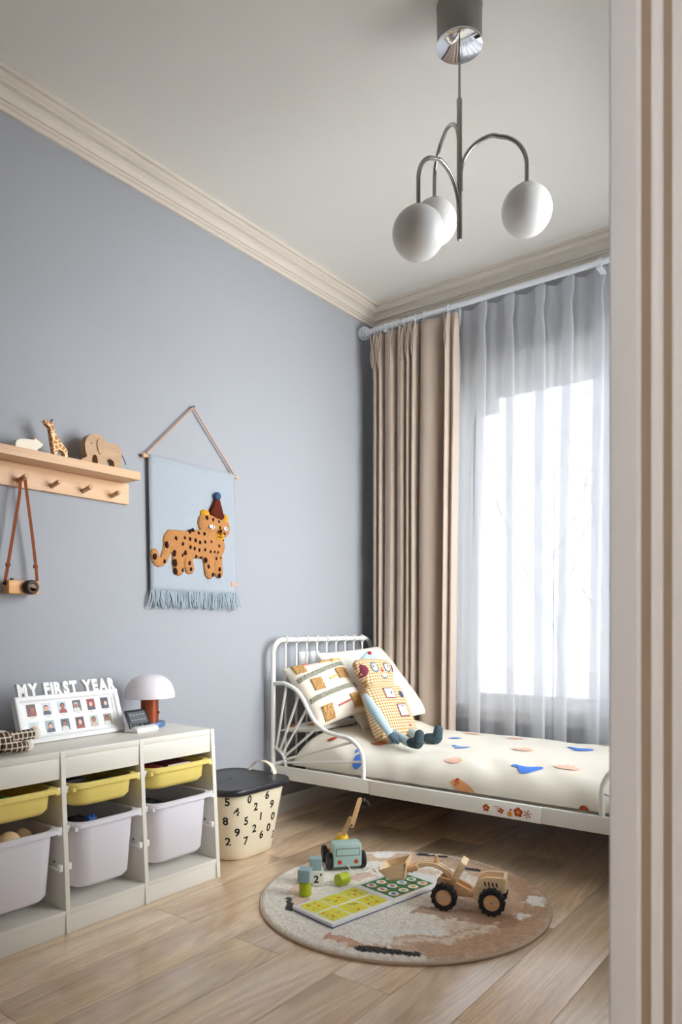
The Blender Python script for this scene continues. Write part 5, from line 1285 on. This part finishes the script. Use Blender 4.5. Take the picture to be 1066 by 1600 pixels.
# mint truck with crane
tr = thing('toy_truck', 'mint wooden crane truck with black wheels and white pull string', 'toy', (0.800, -1.352, ZR), (0, 0, math.atan2(-.66, .75)))
# local x forward
MB().b2(-.020, .050, -.056, .056, .016, .105, .010).build('cab', 'truck', tr)
MB().b2(-.110, -.020, -.052, .052, .016, .048, .005).build('bed', 'ochre', tr)
mb = MB(); q = lambda u, v, d: Vector((.0500 + d, u, v))
mb.prism([(-.046, .060), (.046, .060), (.046, .0618), (-.046, .0618)], q, -.0002, .0006).prism([(-.046, .0865), (.046, .0865), (.046, .0883), (-.046, .0883)], q, -.0002, .0006)
mb.prism([(-.046, .060), (-.0442, .060), (-.0442, .0883), (-.046, .0883)], q, -.0002, .0006).prism([(.0442, .060), (.046, .060), (.046, .0883), (.0442, .0883)], q, -.0002, .0006)
mb.build('windscreen_line', 'dkline', tr)
for y in (-.032, .032): MB().cyl((.0495, y, .037), (.0512, y, .037), .0085, n=20).build('headlight', 'lamp_red', tr)
Rx = Euler((R(90), 0, 0)).to_matrix()
for x in (.012, -.085):
    for s in (-1, 1):
        w_ = MB().lathe([(0, -.0095), (.028, -.0095), (.032, -.006), (.032, .006), (.028, .0095), (0, .0095)], (x, s * .0665, .0325), 28, Rx).build('wheel', 'black', tr)
        MB().lathe([(0, -.0105), (.010, -.0105), (.011, 0), (.010, .0105), (0, .0105)], (x, s * .0665, .0325), 20, Rx).build('hub', 'lid', w_)
    MB().cyl((x, -.066, .0325), (x, .066, .0325), .004, n=10).build('axle', 'steel', tr)
# crane: turntable, two links, hook
cr = MB().lathe([(0, .048), (.034, .048), (.034, .060), (.028, .080), (.026, .098), (.020, .112), (0, .116)], (-.062, 0, 0), 28).build('turntable', 'yelpaint', tr)
inv = mw(tr).inverted()
def link(p0, p1, wdt, thk, side):
    p0, p1 = Vector(p0), Vector(p1); ax = (p1 - p0); L = ax.length; ax.normalize(); sd = side.normalized(); up = sd.cross(ax).normalized()
    poly = [(-wdt / 2, 0)] + [(wdt / 2 * cos(a), -wdt / 2 * sin(a)) for a in [pi * k / 8 for k in range(8, -1, -1)]] + [(wdt / 2, L)] + [(wdt / 2 * cos(a), L + wdt / 2 * sin(a)) for a in [pi * k / 8 for k in range(9)]]
    return MB().prism(poly, lambda u, v, d: p0 + ax * v + up * u + sd * d, -thk / 2, thk / 2)
cdir = rt.copy()
k0 = Vector((0.752, -1.318, ZR + .085)); k1 = Vector((0.800, -1.320, ZR + .183)); k2 = Vector((0.810, -1.322, ZR + .163)); k3 = Vector((0.838, -1.310, ZR + .262))
sd_ = Vector((.55, .83, 0))
sd_ = Vector((-.66, .30, .2))
link(k0, k1, .016, .014, Vector((.6, -.8, 0))).build('boom_link', 'toywood2', tr, world=True)
bl = link(k2 + Vector((.010, -.013, 0)), k3 + Vector((.010, -.013, 0)), .018, .014, Vector((.6, -.8, 0))).build('boom_link', 'toywood2', tr, world=True)
MB().cyl(k2 + Vector((.017, -.024, .002)), k2 + Vector((-.004, .006, .002)), .0035, n=10).build('pivot_pin', 'hole', bl, world=True)
hk = MB().tube(smooth_path([k3 + Vector((.008, .006, -.004)), k3 + Vector((.024, .012, -.006)), k3 + Vector((.032, .016, -.022)), k3 + Vector((.022, .012, -.036)), k3 + Vector((.012, .008, -.026))], 4), .005, 8)
hk.ball(k3 + Vector((.012, .008, -.004)), .011, 12); hk.build('hook', 'black', tr, world=True)
sp_ = [(.051, -.004, .028), (.066, .004, .016), (.078, .020, .006), (.080, .046, .003), (.066, .072, .002), (.040, .090, .002), (.050, .104, .002), (.076, .104, .002), (.058, .126, .002), (.020, .130, .002)]
MB().tube(smooth_path(sp_, 6), .0022, 6).build('pull_string', 'string', tr)

# wooden loader: local x forward (bucket), +y is the side facing the camera
ld_ = thing('toy_loader', 'wooden front loader toy with black tyres and raised bucket', 'toy', (1.366, -1.416, ZR), (0, 0, math.atan2(-.335, -.94)))
for x in (.0775, -.0775):
    for s in (-1, 1):
        mb = MB().lathe([(.026, -.012), (.037, -.0135), (.041, -.010), (.041, .010), (.037, .0135), (.026, .012), (.026, -.012)], (x, s * .052, .0435), 36, Rx, cap=False)
        for k in range(14):
            a = 2 * pi * k / 14; mb.box((x + .0405 * cos(a), s * .052, .0435 + .0405 * sin(a)), (.006, .025, .008), Euler((0, -a, 0)).to_matrix(), .001)
        w_ = mb.build('tyre', 'black', ld_)
        hb = MB().lathe([(0, -.011), (.020, -.011), (.022, -.009), (.0275, -.0105), (.0275, .0105), (.022, .009), (.020, .011), (0, .011)], (x, s * .052, .0435), 30, Rx).build('wheel_hub', 'toywood2', w_)
        MB().lathe([(0, -.013), (.003, -.0128), (.0045, -.011), (.0045, .011), (.003, .0128), (0, .013)], (x, s * .052, .0435), 12, Rx).build('axle_cap', 'steel', ld_)
    MB().cyl((x, -.05, .0435), (x, .05, .0435), .005, n=10).build('axle', 'toywood2', ld_)
PRY = lambda u, v, d: Vector((u, d, v))
def board(name, poly, d0, d1, m='toywood', sub=0, par=ld_, bev=.0015):
    o = MB().prism(smooth_poly(poly, sub) if sub else poly, PRY, d0, d1).build(name, m, par, angle=30)
    b = o.modifiers.new('r', 'BEVEL'); b.width = bev; b.segments = 2; b.limit_method = 'ANGLE'; return o
board('chassis', [(-.100, .040), (.095, .040), (.095, .056), (-.100, .056)], -.026, .026, 'toywood2')
# rear cab: side cheeks curved down from a raised back rim, closed by a back wall
CHK = [(-.112, .066), (-.112, .112), (-.108, .118), (-.058, .116), (-.040, .108), (-.026, .092), (-.016, .066), (-.016, .040), (-.036, .036), (-.040, .052), (-.060, .060)]
for d0, d1 in ((.026, .036), (-.036, -.026)):
    c_ = board('cab_cheek', CHK, d0, d1)
    if d0 > 0:
        mb = MB()
        for k in range(4): mb.prism([(-.096 + k * .0125, .087), (-.091 + k * .0125, .087), (-.0875 + k * .0125, .101), (-.0925 + k * .0125, .101)], PRY, .0358, .0366)
        mb.build('vent_slots', 'hole', c_)
board('cab_back', [(-.122, .068), (-.122, .118), (-.110, .119), (-.110, .068)], -.036, .036, bev=.004)
board('seat_board', [(-.110, .066), (-.020, .066), (-.020, .074), (-.110, .074)], -.026, .026, 'toywood2')
MB().cyl((-.040, 0, .074), (-.040, 0, .098), .004, n=10).build('steering_peg', 'toywood', ld_)
# front block cheeks and lift arms
FCK = [(.100, .046), (.104, .082), (.092, .098), (.060, .092), (.030, .080), (.000, .066), (-.010, .046)]
for d0, d1 in ((.018, .028), (-.028, -.018)): board('front_cheek', FCK, d0, d1, 'toywood2')
ARM = [(.052, .098), (.078, .122), (.110, .136), (.142, .138), (.172, .130), (.182, .122), (.178, .112), (.166, .116), (.140, .124), (.112, .122), (.088, .110), (.064, .088)]
for d0, d1 in ((.004, .014), (-.014, -.004)): board('lift_arm', ARM, d0, d1, 'toywood', 2)
MB().cyl((.112, 0, .118), (.112, 0, .162), .0065, n=14).build('grab_peg', 'toywood2', ld_)
# engine cover tilted up: flat loop frame
rr_ = Euler((0, R(34), 0)).to_matrix()
hood = MB()
for c_, d_ in (((0, .031, .034), (.022, .010, .080)), ((0, -.031, .034), (.022, .010, .080)), ((0, 0, .069), (.022, .062, .011))): hood.box(Vector((.050, 0, .088)) + Euler((0, R(-28), 0)).to_matrix() @ Vector(c_), d_, Euler((0, R(-28), 0)).to_matrix(), .003)
hood.build('tilt_hood', 'toywood', ld_)
for s in (1, -1): MB().cyl((.050, s * .026, .094), (.050, s * .0375, .094), .009, n=18).build('hood_pivot', 'toywood2', ld_)
# bucket: trapezoid tray open to the front/top
BK = MB(); wb = .052
prof = [(.212, .088), (.205, .140), (.207, .1405), (.217, .094), (.262, .086), (.300, .116), (.302, .1145), (.264, .082), (.222, .080)]
BK.prism([(.205, .142), (.212, .084), (.260, .076), (.262, .080), (.217, .089), (.2105, .142)], PRY, -wb, wb)
BK.prism([(.260, .076), (.302, .106), (.300, .109), (.260, .081)], PRY, -wb, wb)
for d0, d1 in ((wb - .005, wb), (-wb, -wb + .005)): BK.prism([(.206, .142), (.212, .084), (.260, .077), (.301, .108)], PRY, d0, d1)
BK.build('bucket', 'toywood', ld_)
MB().b2(.188, .210, -.022, .022, .100, .122, .003).build('bucket_bracket', 'toywood2', ld_)
MB().cyl((.180, -.026, .118), (.180, .026, .118), .010, n=16).build('bucket_pivot', 'toywood2', ld_)
